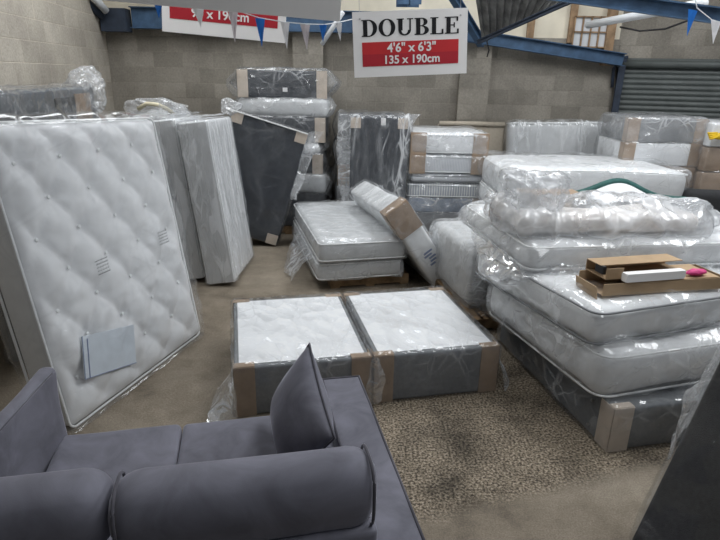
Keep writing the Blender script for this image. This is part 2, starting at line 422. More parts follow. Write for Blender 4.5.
def divan(label, mat4, L, Wd, H, body='grey', poly='poly', seed=1, cards=((-1, -1), (1, -1)), top=None, ear=0, amp=.014, name='wrapped_divan_base', group=None, card_mat=None, cardw=.14, cap=.05, stretch=V((1, 1, 1)), f=2.2, step=.06, tag_=False):
    t = thing(name, label, 'bed base', mat4, group)
    link_mesh('base_frame', shift(rbox_bm(L, Wd, H, .018, .2), H / 2), M[body], t, True)
    if top:
        bm = bmesh.new(); box(bm, 0, 0, H + .002, L - .06, Wd - .08, .004); link_mesh('top_panel', bm, M[top], t)
    for sx, sy in cards: cardboard(t, L, Wd, H, sx, sy, cardw, .12, card_mat, cap)
    if tag_:
        bm = bmesh.new(); box(bm, L * .03, -Wd / 2 - .004, H * .3, .06, .003, .05); link_mesh('paper_tag', bm, M['signwhite'], t)
    if poly: wrap(t, L + .012, Wd + .012, H + .006, seed, poly, amp, .012, ear, f, .03, step, stretch)
    return t
def flap(par, pts_rows, mat='poly_bag', name='plastic_tail', amp=.03, seed=1, sub=6):
    """loose gathered polythene through a grid of guide points"""
    R = len(pts_rows); Cn = len(pts_rows[0]); bm = bmesh.new(); g = []
    NR = (R - 1) * sub; NC = (Cn - 1) * sub
    for i in range(NR + 1):
        row = []
        a = min(int(i / sub), R - 2); fi = i / sub - a
        for j in range(NC + 1):
            b_ = min(int(j / sub), Cn - 2); fj = j / sub - b_
            p = V(pts_rows[a][b_]).lerp(V(pts_rows[a][b_ + 1]), fj).lerp(V(pts_rows[a + 1][b_]).lerp(V(pts_rows[a + 1][b_ + 1]), fj), fi)
            d = V((nz(p, 9, seed), nz(p, 9, seed + 4), nz(p, 9, seed + 8))) * amp + V((0, 0, 1)) * amp * .7 * (ridge(p, 5, seed + 2))
            row.append(bm.verts.new(p + d))
        g.append(row)
    for i in range(NR):
        for j in range(NC): bm.faces.new((g[i][j], g[i][j + 1], g[i + 1][j + 1], g[i + 1][j]))
    return link_mesh(name, bm, M[mat], par, True)
def crumple(par, c, size, mat='poly_bag', seed=1, amp=.3, name='plastic_bag', f=3.5, step=None):
    """crumpled hollow bag of polythene"""
    bm = bmesh.new(); bmesh.ops.create_icosphere(bm, subdivisions=5, radius=1)
    for v in bm.verts:
        n = v.co.normalized(); k = 1 + amp * (nz(n, 1.1, seed) * 1.3 + .55 * (ridge(n, f * .6, seed + 2) - .4) + .25 * (ridge(n, f * 1.7, seed + 5) - .4))
        q = V([math.copysign(abs(n[a]) ** .8, n[a]) * size[a] * k for a in range(3)])
        v.co = V(c) + q
    return link_mesh(name, bm, M[mat], par, True)
def wedge_end(par, L, Wd, H, side, ext, seed):
    x0 = side * L / 2; x1 = side * (L / 2 + ext)
    rows = [[(x0, -Wd / 2 - .02, H), (x0, 0, H + .01), (x0, Wd / 2, H)], [(x1, -Wd * .36, H * .52), (x1, 0, H * .55), (x1, Wd * .36, H * .5)], [(x0, -Wd / 2 - .02, .01), (x0, 0, .01), (x0, Wd / 2, .01)]]
    return flap(par, rows, 'poly_bag', 'plastic_end', .02, seed)
def pallet(label, mat4, L=1.2, Wd=1.0):
    t = thing('wooden_pallet', label, 'pallet', mat4, 'pallets under the stacks')
    for i in range(3):
        bm = bmesh.new(); box(bm, 0, (i - 1) * (Wd / 2 - .05), .055, L, .09, .075); link_mesh('stringer', bm, M['wood'], t)
    for i in range(7):
        bm = bmesh.new(); box(bm, (i - 3) * (L / 2 - .05) / 3, 0, .102, .09, Wd, .018); link_mesh('deck_board', bm, M['wood'], t)
    for i in range(3):
        bm = bmesh.new(); box(bm, (i - 1) * (L / 2 - .05), 0, .009, .09, Wd, .018); link_mesh('bottom_board', bm, M['wood'], t)
    return t

# ------------------------------------------------------------------ setting
def struct(name, bm, mat, mat4=None, smooth=False):
    o = link_mesh(name, bm, mat, None, smooth)
    if mat4 is not None: o.matrix_world = mat4
    o['kind'] = 'structure'; return o
BY = 8.8                                             # back wall
bm = bmesh.new(); box(bm, .5, 3.5, -.05, 14, 13, .1); struct('floor', bm, M['floor'])
# walls: local X runs along the wall, local Z up
bm = bmesh.new(); box(bm, 3.73, .15, 1.33, 7.5, .3, 2.66); struct('wall_back', bm, M['block'], Matrix.Translation((-3.77, BY, 0)))
bm = bmesh.new(); box(bm, 3.73, .15, 3.64, 7.5, .25, 2.0); struct('wall_back_upper', bm, M['cladding'], Matrix.Translation((-3.77, BY + .02, 0)))
for i, x in enumerate((-.82, 1.62)):                 # block piers standing proud of the back wall
    bm = bmesh.new(); box(bm, 0, -.06, 1.33, .44, .12, 2.66); struct('trim_%d' % (i + 1), bm, M['block'], Matrix.Translation((x, BY, 0)))
dl = V((-.135, 1, 0)).normalized(); angl = math.atan2(dl.y, dl.x)
LW = V((-3.77, BY, 0)) - dl * 11.5
bm = bmesh.new(); box(bm, 5.85, .15, 2.3, 11.7, .3, 4.6); struct('wall_left', bm, M['block_lit'], Matrix.Translation(LW) @ Matrix.Rotation(angl, 4, 'Z'))
# right wall with the roller shutter
RW = V((3.72, BY, 0)); rd = V((2.0, -.55, 0)); rl = rd.length; angr = math.atan2(rd.y, rd.x)
MR = Matrix.Translation(RW) @ Matrix.Rotation(angr, 4, 'Z')
bm = bmesh.new(); box(bm, 2.5, .2, 3.4, 5.4, .3, 2.3); box(bm, .04, .2, 1.2, .3, .3, 2.4)
struct('wall_right', bm, M['block'], MR)
bm = bmesh.new(); prof = []
for i in range(0, 33 * 6 + 1):
    z = i * .073 / 6; prof.append((-.02 - .016 * abs(math.sin(PI * i / 6)), z))
for a, b_ in zip(prof, prof[1:]):
    q = [bm.verts.new((x, yy, z)) for (x, (yy, z)) in ((.1, a), (5.0, a), (5.0, b_), (.1, b_))]
    bm.faces.new(q)
bmesh.ops.remove_doubles(bm, verts=bm.verts, dist=.0005)
struct('door_1', bm, M['shutter'], MR)
bm = bmesh.new(); box(bm, .06, -.06, 1.2, .09, .1, 2.4); struct('trim_3', bm, M['steeldark'], MR)
bm = bmesh.new(); tube(bm, [(.0, -.06, 2.33), (5.0, -.06, 2.33)], .055, 12); struct('trim_4', bm, M['shutter'], MR, True)
bm = bmesh.new(); tube(bm, [(-.03, -.06, 2.0), (-.05, -.07, 2.26), (.0, -.08, 2.40), (.12, -.08, 2.42)], .022, 8); struct('trim_5', bm, M['steeldark'], MR, True)
# roof: weathered sheets with rooflight bays
bm = bmesh.new(); box(bm, .5, 3.5, 4.75, 14, 13, .1); struct('ceiling', bm, M['sheet'])
def pane_mat():
    mt = bpy.data.materials.new('rooflight_daylight'); mt.use_nodes = True; nt = mt.node_tree; b = nt.nodes['Principled BSDF']
    b.inputs['Base Color'].default_value = (.8, .85, .9, 1); b.inputs['Emission Color'].default_value = (.9, .95, 1, 1); b.inputs['Emission Strength'].default_value = 2.0
    return mt
M['rooflight'] = pane_mat()
for i, (x, y, sx, sy) in enumerate(((-1.9, 5.6, 1.1, 3.4), (1.9, 5.2, 1.1, 3.4), (.4, 7.4, 3.0, .9), (1.6, 1.3, 1.1, 2.2), (4.6, 4.2, 1.1, 3.6))):
    bm = bmesh.new(); box(bm, x, y, 4.68, sx, sy, .02); struct('window_%d' % (i + 2), bm, M['rooflight'])
# steelwork along the back wall
def ibeam(name, a, b_, h, w, mat='steelblue'):
    a = V(a); b_ = V(b_); L = (b_ - a).length; X = (b_ - a).normalized()
    R = frame((0, 0, 0), a, X, (0, 0, 1) if abs(X.z) < .95 else (0, 1, 0))
    bm = bmesh.new(); t = .012
    box(bm, L / 2, 0, 0, L, t, h); box(bm, L / 2, 0, h / 2 - t / 2, L, w, t); box(bm, L / 2, 0, -h / 2 + t / 2, L, w, t)
    return struct(name, bm, M[mat], R)
def at(px, py, Y):                                    # a point seen in the photo at depth Y, used to size the roof steel
    d = cF + cR2 * ((px - 360) / 560.0) - cU2 * ((py - 270) / 560.0)
    return V((0, 0, 2.1)) + d * (Y / d.y)
ibeam('trim_6', (-3.3, 8.62, 2.80), (1.45, 8.62, 2.80), .28, .16)
ibeam('trim_7', (1.45, 8.62, 2.66), (3.72, 8.62, 2.38), .17, .14)
bm = bmesh.new(); box(bm, -3.52, 8.6, 2.76, .36, .2, .3); struct('trim_8', bm, M['steeldark'])
ibeam('trim_9', (.55, 7.9, 4.7), (.55, 7.9, 2.95), .34, .3)                    # blue stanchion behind the sign
ibeam('trim_10', at(545, -8, 6.2), at(735, 18, 5.2), .13, .12)
ibeam('trim_11', at(478, 42, 8.0), at(600, -12, 6.6), .05, .05, 'steeldark')   # dark truss rafter
ibeam('trim_12', at(452, -6, 7.9), at(482, 44, 8.5), .10, .10)
bm = bmesh.new(); tube(bm, [at(588, 25, 7.8), at(705, 3, 6.0)], .045, 12); struct('trim_13', bm, M['pipe'], None, True)
bm = bmesh.new(); tube(bm, [at(322, 44, 7.9), at(343, 12, 7.7)], .03, 8); struct('trim_14', bm, M['pipe'], None, True)
# weathered corrugated sheet seen under the roof slope
bm = bmesh.new()
A, B_, C_, D_ = at(474, -12, 7.6), at(590, -12, 7.0), at(560, 6, 7.3), at(482, 40, 8.3)
n = 36
rows = [[A.lerp(B_, i / n), D_.lerp(C_, i / n)] for i in range(n + 1)]
for i, (a, b_) in enumerate(rows):
    off = V((0, -.035 * math.sin(i * PI / 1.5), 0)); rows[i] = [bm.verts.new(a + off), bm.verts.new(b_ + off)]
for a, b_ in zip(rows, rows[1:]): bm.faces.new((a[0], b_[0], b_[1], a[1]))
struct('trim_15', bm, M['sheet'])
# joints of the cladding and the gridded window
for i, px in enumerate((529, 570)):
    p = at(px, 40, BY); bm = bmesh.new(); box(bm, p.x, 8.78, 3.35, .10, .04, 1.5); struct('trim_%d' % (16 + i), bm, M['rust'])
bm = bmesh.new(); p = at(591, 32, 8.7)
for k in range(5): box(bm, p.x - .24 + k * .12, 8.72, p.z, .018, .03, .42)
for k in range(3): box(bm, p.x, 8.72, p.z - .2 + k * .2, .5, .03, .018)
w1 = struct('window_1', bm, M['rust']); bm = bmesh.new(); box(bm, p.x, 8.745, p.z, .48, .012, .4); link_mesh('pane', bm, M['pipe'], w1)
p = at(613, 20, 8.7); bm = bmesh.new(); box(bm, p.x, 8.74, 3.3, .12, .1, 2.0); struct('trim_18', bm, M['rust'])
bm = bmesh.new(); tube(bm, [at(620, 27, 7.9), at(640, 31, 7.7), at(665, 29, 7.5), at(692, 19, 7.2)], .012, 6); struct('trim_19', bm, M['black'], None, True)
bm = bmesh.new(); tube(bm, [at(489, 34, 8.3), at(487, 42, 8.3), at(489, 50, 8.3), at(487, 57, 8.3)], .010, 6); struct('trim_20', bm, M['black'], None, True)
# cream panels and dark strip above the left end of the back wall
bm = bmesh.new(); box(bm, -2.95, 8.5, 3.06, .7, .03, .16); struct('trim_21', bm, M['cladding'])
bm = bmesh.new(); tube(bm, [at(88, -10, 8.1), at(106, 11, 8.4)], .05, 8); struct('trim_22', bm, M['pipe'], None, True)
bm = bmesh.new(); tube(bm, [at(73, -10, 8.1), at(102, 16, 8.45)], .06, 8); struct('trim_23', bm, M['steeldark'], None, True)

# ------------------------------------------------------------------ signs
def text_mesh(name, body, size, mat, parent, loc, extr=.0015, bold=.0, space=1.0, sx=1.0):
    cu = bpy.data.curves.new(name, 'FONT'); cu.body = body; cu.size = size; cu.align_x = 'CENTER'; cu.align_y = 'CENTER'
    cu.extrude = extr; cu.offset = bold; cu.space_character = space
    tmp = bpy.data.objects.new('tmp', cu); COL.objects.link(tmp)
    dg = bpy.context.evaluated_depsgraph_get(); me = bpy.data.meshes.new_from_object(tmp.evaluated_get(dg))
    bpy.data.objects.remove(tmp)
    me.transform(Matrix.Rotation(PI / 2, 4, 'X') @ Matrix.Diagonal((sx, 1, 1, 1))); me.materials.clear(); me.materials.append(mat)
    o = bpy.data.objects.new(name, me); COL.objects.link(o); o.parent = parent; o.location = loc; return o
def serif_word(parent, word, h, x0, z0, y, gap):
    """bold serif capitals cut from board"""
    bm = bmesh.new(); x = x0; st = .21 * h; th = .07 * h; sf = .06 * h
    def rect(a, b_, c, d): box(bm, (a + c) / 2, y, (b_ + d) / 2, abs(c - a), .002, abs(d - b_))
    def arc(cx, cz, rx, rz, rxi, rzi, a0, a1, n=20):
        pr = None
        for i in range(n + 1):
            a = math.radians(a0 + (a1 - a0) * i / n)
            o = (cx + rx * math.cos(a), cz + rz * math.sin(a)); q = (cx + rxi * math.cos(a), cz + rzi * math.sin(a))
            if pr:
                vs = [bm.verts.new((p[0], yy, p[1])) for yy in (y - .001, y + .001) for p in (pr[0], o, q, pr[1])]
                for f in ((0, 1, 2, 3), (7, 6, 5, 4), (0, 4, 5, 1), (2, 6, 7, 3)): bm.faces.new([vs[k] for k in f])
            pr = (o, q)
    for ch in word:
        if ch == 'D':
            w = .78 * h; rect(x + .08 * h, z0, x + .08 * h + st, z0 + h); rect(x, z0, x + .40 * h, z0 + sf); rect(x, z0 + h - sf, x + .40 * h, z0 + h)
            arc(x + .36 * h, z0 + h / 2, w - .36 * h, h / 2, w - .36 * h - st, h / 2 - sf, -90, 90)
        elif ch == 'O':
            w = .84 * h; arc(x + w / 2, z0 + h / 2, w / 2, h * .52, w / 2 - st, h * .52 - sf, 0, 360, 36)
        elif ch == 'U':
            w = .82 * h; rect(x + .08 * h, z0 + .3 * h, x + .08 * h + st, z0 + h); rect(x, z0 + h - sf, x + .36 * h, z0 + h)
            rect(x + w - .19 * h, z0 + .3 * h, x + w - .11 * h, z0 + h); rect(x + w - .30 * h, z0 + h - sf, x + w, z0 + h)
            c = x + (.08 * h + w - .11 * h) / 2; rr = (w - .19 * h) / 2; arc(c, z0 + .32 * h, rr, .33 * h, rr - .15 * h, .24 * h, 180, 360)
        elif ch == 'B':
            w = .72 * h; rect(x + .08 * h, z0, x + .08 * h + st, z0 + h); rect(x, z0, x + .40 * h, z0 + sf); rect(x, z0 + h - sf, x + .38 * h, z0 + h); rect(x + .25 * h, z0 + .5 * h, x + .4 * h, z0 + .56 * h)
            arc(x + .36 * h, z0 + .76 * h, .29 * h, .24 * h, .10 * h, .19 * h, -90, 90); arc(x + .38 * h, z0 + .27 * h, .34 * h, .27 * h, .13 * h, .21 * h, -90, 90)
        elif ch == 'L':
            w = .66 * h; rect(x + .08 * h, z0, x + .08 * h + st, z0 + h); rect(x, z0, x + w, z0 + sf); rect(x, z0 + h - sf, x + .40 * h, z0 + h); rect(x + w - .09 * h, z0, x + w, z0 + .30 * h)
        elif ch == 'E':
            w = .70 * h; rect(x + .08 * h, z0, x + .08 * h + st, z0 + h); rect(x, z0, x + w, z0 + sf); rect(x, z0 + h - sf, x + w - .04 * h, z0 + h)
            rect(x + w - .09 * h, z0, x + w, z0 + .28 * h); rect(x + w - .12 * h, z0 + .74 * h, x + w - .04 * h, z0 + h); rect(x + .25 * h, z0 + .48 * h, x + .5 * h, z0 + .54 * h); rect(x + .44 * h, z0 + .36 * h, x + .5 * h, z0 + .66 * h)
        x += w + gap * h
    for v in bm.verts: v.co.x = x0 + (v.co.x - x0) * .80 / (x - gap * h - x0)
    return link_mesh('lettering', bm, M['signblack'], parent), x
def hang_wire(parent, x, z, top):
    bm = bmesh.new(); tube(bm, [(x, 0, z), (x, 0, top)], .002, 5); link_mesh('hanging_wire', bm, M['metal'], parent)
def board(parent, w, h):
    bm = bmesh.new(); box(bm, 0, 0, 0, w, .008, h); return link_mesh('sign_board', bm, M['signwhite'], parent)
sw, sh = .945, .505
sc_ = at(410.3, 43.3, 5.0)
sg = thing('hanging_sign', 'white and red hanging sign reading DOUBLE above the mattress stacks', 'sign', Matrix.Translation(sc_) @ Matrix.Rotation(math.radians(-3.3), 4, 'Y') @ Matrix.Rotation(math.radians(2), 4, 'Z'))
board(sg, sw, sh)
_, xe = serif_word(sg, 'DOUBLE', .128, -.40, .062, -.006, .07)
bm = bmesh.new(); box(bm, .0, -.0055, -.028, .80, .003, .094); link_mesh('red_band', bm, M['signred'], sg)
bm = bmesh.new(); box(bm, .0, -.0055, -.122, .80, .003, .094); link_mesh('dark_red_band', bm, M['signred2'], sg)
text_mesh('lettering', '4\'6" x 6\'3"', .098, M['signwhite'], sg, (.01, -.009, -.032), bold=.002)
text_mesh('lettering', '135 x 190cm', .090, M['signwhite'], sg, (.01, -.009, -.124), bold=.002)
hang_wire(sg, -sw / 2 + .06, sh / 2 - .04, 2.3); hang_wire(sg, sw / 2 - .06, sh / 2 - .04, 2.3)
for sx in (-1, 1):
    bm = bmesh.new(); tube(bm, [(sx * (sw / 2 - .06), -.007, sh / 2 - .055), (sx * (sw / 2 - .06), -.003, sh / 2 - .055)], .008, 8); link_mesh('eyelet', bm, M['metal'], sg)
# second sign, cut off by the top of the picture
c2 = at(224, -6, 5.7)
s2 = thing('hanging_sign', 'white and red hanging size sign partly hidden by the pale board and pennants', 'sign', Matrix.Translation(c2) @ Matrix.Rotation(math.radians(4.2), 4, 'Y') @ Matrix.Rotation(math.radians(-3), 4, 'Z'))
board(s2, 1.17, .74)
bm = bmesh.new(); box(bm, 0, -.0055, -.045, 1.02, .003, .13); link_mesh('red_band', bm, M['signred'], s2)
bm = bmesh.new(); box(bm, 0, -.0055, -.18, 1.02, .003, .14); link_mesh('dark_red_band', bm, M['signred2'], s2)
text_mesh('lettering', '3\'0" x 6\'3"', .13, M['signwhite'], s2, (-.02, -.009, -.05), bold=.002)
text_mesh('lettering', '90 x 190cm', .115, M['signwhite'], s2, (-.03, -.009, -.185), bold=.002)
hang_wire(s2, -.5, .3, 1.9); hang_wire(s2, .5, .3, 1.9)
c3 = at(212, -22, 3.4)
s3 = thing('hanging_board', 'blank pale board hung nearest the camera, over the pennants', 'board', Matrix.Translation(c3) @ Matrix.Rotation(math.radians(3.6), 4, 'Y'))
board(s3, 1.42, .32)
hang_wire(s3, -.6, .1, 2.0); hang_wire(s3, .6, .1, 2.0)
# bunting
def bunting(label, pts, flags, Y):
    t = thing('bunting', label, 'bunting', Matrix.Identity(4))
    P = [at(x, y, yy) for x, y, yy in pts]
    bm = bmesh.new(); tube(bm, P, .004, 6); link_mesh('cord', bm, M['pipe'], t)
    for x, y, yy, w, h, tw, mt in flags:
        a = at(x - w / 2, y, yy); b_ = at(x + w / 2, y + (1 if tw >= 0 else 2), yy); c = at(x + tw, y + h * 1.08, yy + .03)
        mid = a.lerp(b_, .5) + V((0, -.012, 0)); mc = mid.lerp(c, .5) + V((0, .01, 0)); bm = bmesh.new()
        th = V((0, .0015, 0))
        lay = []
        for s in (1, -1):
            lay.append([bm.verts.new(q + th * s) for q in (a, mid, b_, b_.lerp(c, .5), mc, a.lerp(c, .5), c)])
        for L_, fl in ((lay[0], 1), (lay[1], -1)):
            for f in ((0, 1, 4, 5), (1, 2, 3, 4), (5, 4, 6), (4, 3, 6)):
                bm.faces.new([L_[k] for k in (f if fl > 0 else f[::-1])])
        ring = (0, 1, 2, 3, 6, 5)
        for k in range(6):
            i, j = ring[k], ring[(k + 1) % 6]; bm.faces.new((lay[0][i], lay[1][i], lay[1][j], lay[0][j]))
        link_mesh('pennant', bm, M[mt], t)
bunting('string of blue and white pennants hanging in front of the two signs',
        [(150, -6, 4.5), (160, 3, 4.5), (195, 7, 4.5), (232, 9, 4.5), (260, 18, 4.5), (284, 22, 4.5), (305, 24, 4.5), (325, 24.5, 4.6), (340, 22, 5.1), (353, 19, 5.3), (390, 14, 5.6)],
        [(158, 2, 4.5, 9, 15, 1, 'flagblue'), (198, 7, 4.5, 12, 19, 3, 'flagwhite'), (233, 9, 4.5, 10, 31, 2, 'flagpale'), (260, 18, 4.5, 10, 27, 2, 'flagblue'),
         (285, 22, 4.5, 9, 25, 2, 'flagwhite'), (305, 24, 4.5, 10, 24, 2, 'flagpale'), (323, 24, 4.6, 8, 17, 0, 'flagblue'), (338.5, 22, 5.0, 7, 18, 2, 'flagwhite')], 4.5)
bunting('string of pennants at the far right, over the roller shutter',
        [(694, -8, 5.2), (697, 8, 5.2), (712, 20, 5.2), (735, 26, 5.2)],
        [(693, 9, 5.2, 9, 25, -6, 'flagblue'), (716, 20, 5.2, 10, 22, -3, 'flagwhite')], 5.2)

# ------------------------------------------------------------------ the big tufted mattress
def tufted():
    Lx, Lz, T = 1.44, 1.80, .25
    X = V((.285, .96, 0)).normalized(); out = V((.96, -.285, 0)); Z = V((-.96 * .26, .285 * .26, 1.72)).normalized()
    R = frame((0, 0, 0), (-1.74, 2.91, .012), X, Z)
    t = thing('tufted_mattress', 'large white tufted mattress standing on edge, leaning to the left in clear plastic', 'mattress', R)
    # local: x 0..Lx along the bottom edge, -y is the tufted face (y 0..T thickness), z 0..Lz
    a, b_ = .33, .44
    def slump(p):
        return V((p.x, p.y, p.z * (1.0 - .035 * (p.x * 2 / Lx)) if p.z > 0 else p.z))
    def face(p, n):
        if n.y < -.7:
            pu = p.x / a + p.z / b_ + .15; qu = p.x / a - p.z / b_ + .35
            e = min(Lx / 2 - abs(p.x), Lz / 2 - abs(p.z)); k = max(0, min(1, e / .10))
            s = abs(math.sin(PI * pu) * math.sin(PI * qu)) ** .36
            best = 9
            for ip in (math.floor(pu), math.ceil(pu)):
                for iq in (math.floor(qu), math.ceil(qu)):
                    tx = a * (ip - .15 + iq - .35) / 2; tz = b_ * ((ip - .15) - (iq - .35)) / 2
                    dx, dz = p.x - tx, p.z - tz; dd = math.hypot(dx, dz)
                    if dd < best: best, an = dd, math.atan2(dz, dx)
            hgt = .034 * (1 - math.exp(-(best / .075) ** 1.4)) + .036 * s + .0045 * math.sin(7 * an + tx * 9) * math.exp(-(best - .06) ** 2 / .003)
            p = p + V((0, -1, 0)) * k * (hgt - .032)
            p = p + V((0, -1, 0)) * k * .007 * ridge(p, 7, 3)
        return slump(p)
    bm = rbox_bm(Lx, T, Lz, .05, .022, face)
    bmesh.ops.translate(bm, verts=bm.verts, vec=(Lx / 2, T / 2, Lz / 2)); link_mesh('mattress_body', bm, M['white'], t, True)
    for y in (.012, T - .012):
        bm = bmesh.new(); pts = [slump(V((q[0], y, q[1]))) + V((Lx / 2, 0, Lz / 2)) for q in corner_path(Lx + .004, Lz + .004, .05, 0)]
        tube(bm, pts, .008, 8, True); link_mesh('piping', bm, M['seam'], t, True)
    # tuft buttons
    for i in range(-14, 15):
        for j in range(-14, 15):
            x = a * (i - .15 + j - .35) / 2; z = b_ * ((i - .15) - (j - .35)) / 2
            if abs(x) < Lx / 2 - .08 and abs(z) < Lz / 2 - .08:
                bm = bmesh.new(); bmesh.ops.create_icosphere(bm, subdivisions=2, radius=.013)
                bmesh.ops.scale(bm, vec=(1, .5, 1), verts=bm.verts); bmesh.ops.translate(bm, verts=bm.verts, vec=(x + Lx / 2, .005, z + Lz / 2))
                link_mesh('tuft', bm, M['seam'], t, True)
    # stamped marks
    for cx, cz in ((.52, .88), (1.17, .90)):
        bm = bmesh.new()
        random.seed(int(cx * 100))
        for r_ in range(5):
            for k in range(5):
                w = random.uniform(.008, .02); box(bm, cx - .045 + k * .022, -.052, cz + .05 - r_ * .022, w, .001, .006)
                box(bm, cx - .045 + k * .022 + w / 2, -.052, cz + .05 - r_ * .022 + .004, .002, .001, .014)
        link_mesh('printed_mark', bm, M['ink'], t)
    # pale blue packet of care papers tucked under the plastic
    bm = bmesh.new(); Rp = Matrix.Translation((.40, -.046, .34)) @ Matrix.Rotation(math.radians(14), 4, 'Y')
    box(bm, 0, 0, 0, .46, .006, .27, Rp); pk = link_mesh('care_packet', bm, M['blue_paper'], t)
    bm = bmesh.new(); box(bm, -.19, -.005, -.01, .007, .002, .25, Rp); box(bm, -.228, -.004, .0, .005, .002, .27, Rp); box(bm, -.0, -.004, -.133, .46, .002, .004, Rp); link_mesh('packet_edge', bm, M['blue_edge'], pk)
    # polythene
    def d(p, n):
        q = V((p.x * 1.2, p.y, p.z * .8))
        o = slump(p + n * (.036 + .018 * max(0, ridge(q, 3.1, 5)) ** 2 + .010 * max(0, ridge(q, 9, 2))))
        if p.z < -Lz / 2 + .01: o.z = -Lz / 2
        return o
    bm = rbox_bm(Lx + .02, T + .02, Lz + .01, .05, .035, d)
    bmesh.ops.translate(bm, verts=bm.verts, vec=(Lx / 2, T / 2, Lz / 2)); link_mesh('plastic_wrap', bm, M['poly_thin'], t, True)
    return t
tufted()

# wrapped grey base standing against the left wall, behind the tufted mattress
X = V((-.135, 1, 0)).normalized()
g = divan('dark grey divan base in crumpled plastic standing against the lit left wall', frame((0, 0, 0), (-2.62, 4.72, .0), X, (0, 0, 1)), 1.95, .24, 1.94, 'grey', 'poly', 11, cards=(), name='wrapped_divan_base', amp=.03)
bm = bmesh.new(); box(bm, .62, -.125, 1.72, .40, .012, .34); link_mesh('brown_patch', bm, M['card'], g)
bm = bmesh.new(); box(bm, .18, -.125, 1.62, .44, .012, .5); link_mesh('dark_patch', bm, M['dark'], g)
crumple(g, (.98, -.06, 1.88), (.27, .15, .19), 'poly_bag', 4, .35, 'plastic_tail')

# ------------------------------------------------------------------ two white bases on end
for i, (bx, lb, seed) in enumerate(((-1.57, 'tall white divan base on end, the nearer of the pair, beside the slate base', 21), (-1.865, 'tall white divan base on end, squeezed beside the tufted mattress', 24))):
    t = thing('divan_base_on_end', lb, 'bed base', frame((-.14, -.5, 0), (bx, 5.42 + (.06 if i else 0), 0.0), (.985, .04, .15), (-.165, 0, 1)), 'white divan bases standing on end')
    t.matrix_world = frame((-.14, -.5, 0), (bx - (.05 if i else 0), 5.42 + (.10 if i else 0), .02), (1, .0, .125), (-.125, 0.04, 1))
    def d(p, n, s=seed): return p + n * .008 * ridge(V((p.x * 3, p.y * 3, p.z * .6)), 3, s)
    link_mesh('base_frame', shift(rbox_bm(.275, 1.0, 1.62, .025, .06, d), .81), M['white'], t, True)
    bm = bmesh.new()
    for x in (-.142, .142): box(bm, x, -.485, .81, .012, .012, 1.60)
    link_mesh('seam_tape', bm, M['seam'], t)
    bm = bmesh.new(); box(bm, 0, -.503, .81, .27, .006, 1.60); link_mesh('quilted_border', bm, M['quilt_grey'], t)
    wrap(t, .29, 1.015, 1.625, seed, 'poly_vert', .012, .008, 0, 3, .03)
    # crimped polythene at the top
    flap(t, [[(-.15, -.5, 1.63), (-.05, -.5, 1.66), (.06, -.5, 1.65), (.15, -.5, 1.66)], [(-.15, .1, 1.63), (-.05, .1, 1.67), (.06, .1, 1.66), (.15, .1, 1.66)], [(-.15, .5, 1.63), (-.05, .5, 1.66), (.06, .5, 1.65), (.15, .5, 1.66)]], 'poly_milk', 'plastic_tail', .018, seed)

# cream-topped wrapped mattress further back on the left
t = mattress('white wrapped mattress on end behind the pair of white bases, cream edge showing', frame((0, 0, 0), (-2.34, 6.75, 0), (1, .1, 0), (0, 0, 1)), .5, .9, 1.64, 'quilt', 'poly_milk', 31, .06, piping=False)
bm = bmesh.new(); tube(bm, [(-.16, -.40, 1.70), (-.06, -.42, 1.76), (.06, -.42, 1.75), (.16, -.40, 1.70), (.23, -.36, 1.62)], .022, 8); link_mesh('cream_edging', bm, M['cream'], t, True)
crumple(t, (-.02, -.30, 1.68), (.26, .14, .11), 'poly_milk', 8, .35, 'plastic_tail')
crumple(t, (.26, -.36, 1.70), (.10, .07, .06), 'poly_milk', 12, .35, 'plastic_tail')

# ------------------------------------------------------------------ slate base leaning across
tl = divan('slate grey divan half with pale cardboard corners leaning askew beside the white bases', frame((.47, -.15, 0), (-1.08, 6.86, .02), (.955, .0, -.28), (.345, .09, 1)), .95, .28, 1.45, 'dark', 'poly_thin', 41, cards=(), amp=.012, f=3, stretch=V((1.4, 1, .5)), name='leaning_divan_half')
for sx, z in ((-.395, 1.385), (.405, 1.385), (.395, .06)):
    bm = bmesh.new(); box(bm, sx, -.146, z, .14, .006, .13); link_mesh('cardboard_corner', bm, M['card_pale'], tl)
bm = bmesh.new(); box(bm, 0, -.150, 1.452, .95, .03, .012); link_mesh('white_top_edge', bm, M['seam'], tl)
crumple(tl, (-.50, -.12, 1.47), (.11, .06, .085), 'poly_bag', 3, .35, 'plastic_tail')
flap(tl, [[(.47, -.16, 1.46), (.58, -.15, 1.50), (.66, -.14, 1.53)], [(.47, -.16, 1.2), (.56, -.15, 1.1), (.60, -.12, 1.2)], [(.47, -.16, .6), (.53, -.15, .6), (.55, -.12, .6)]], 'poly_bag', 'plastic_tail', .03, 6)

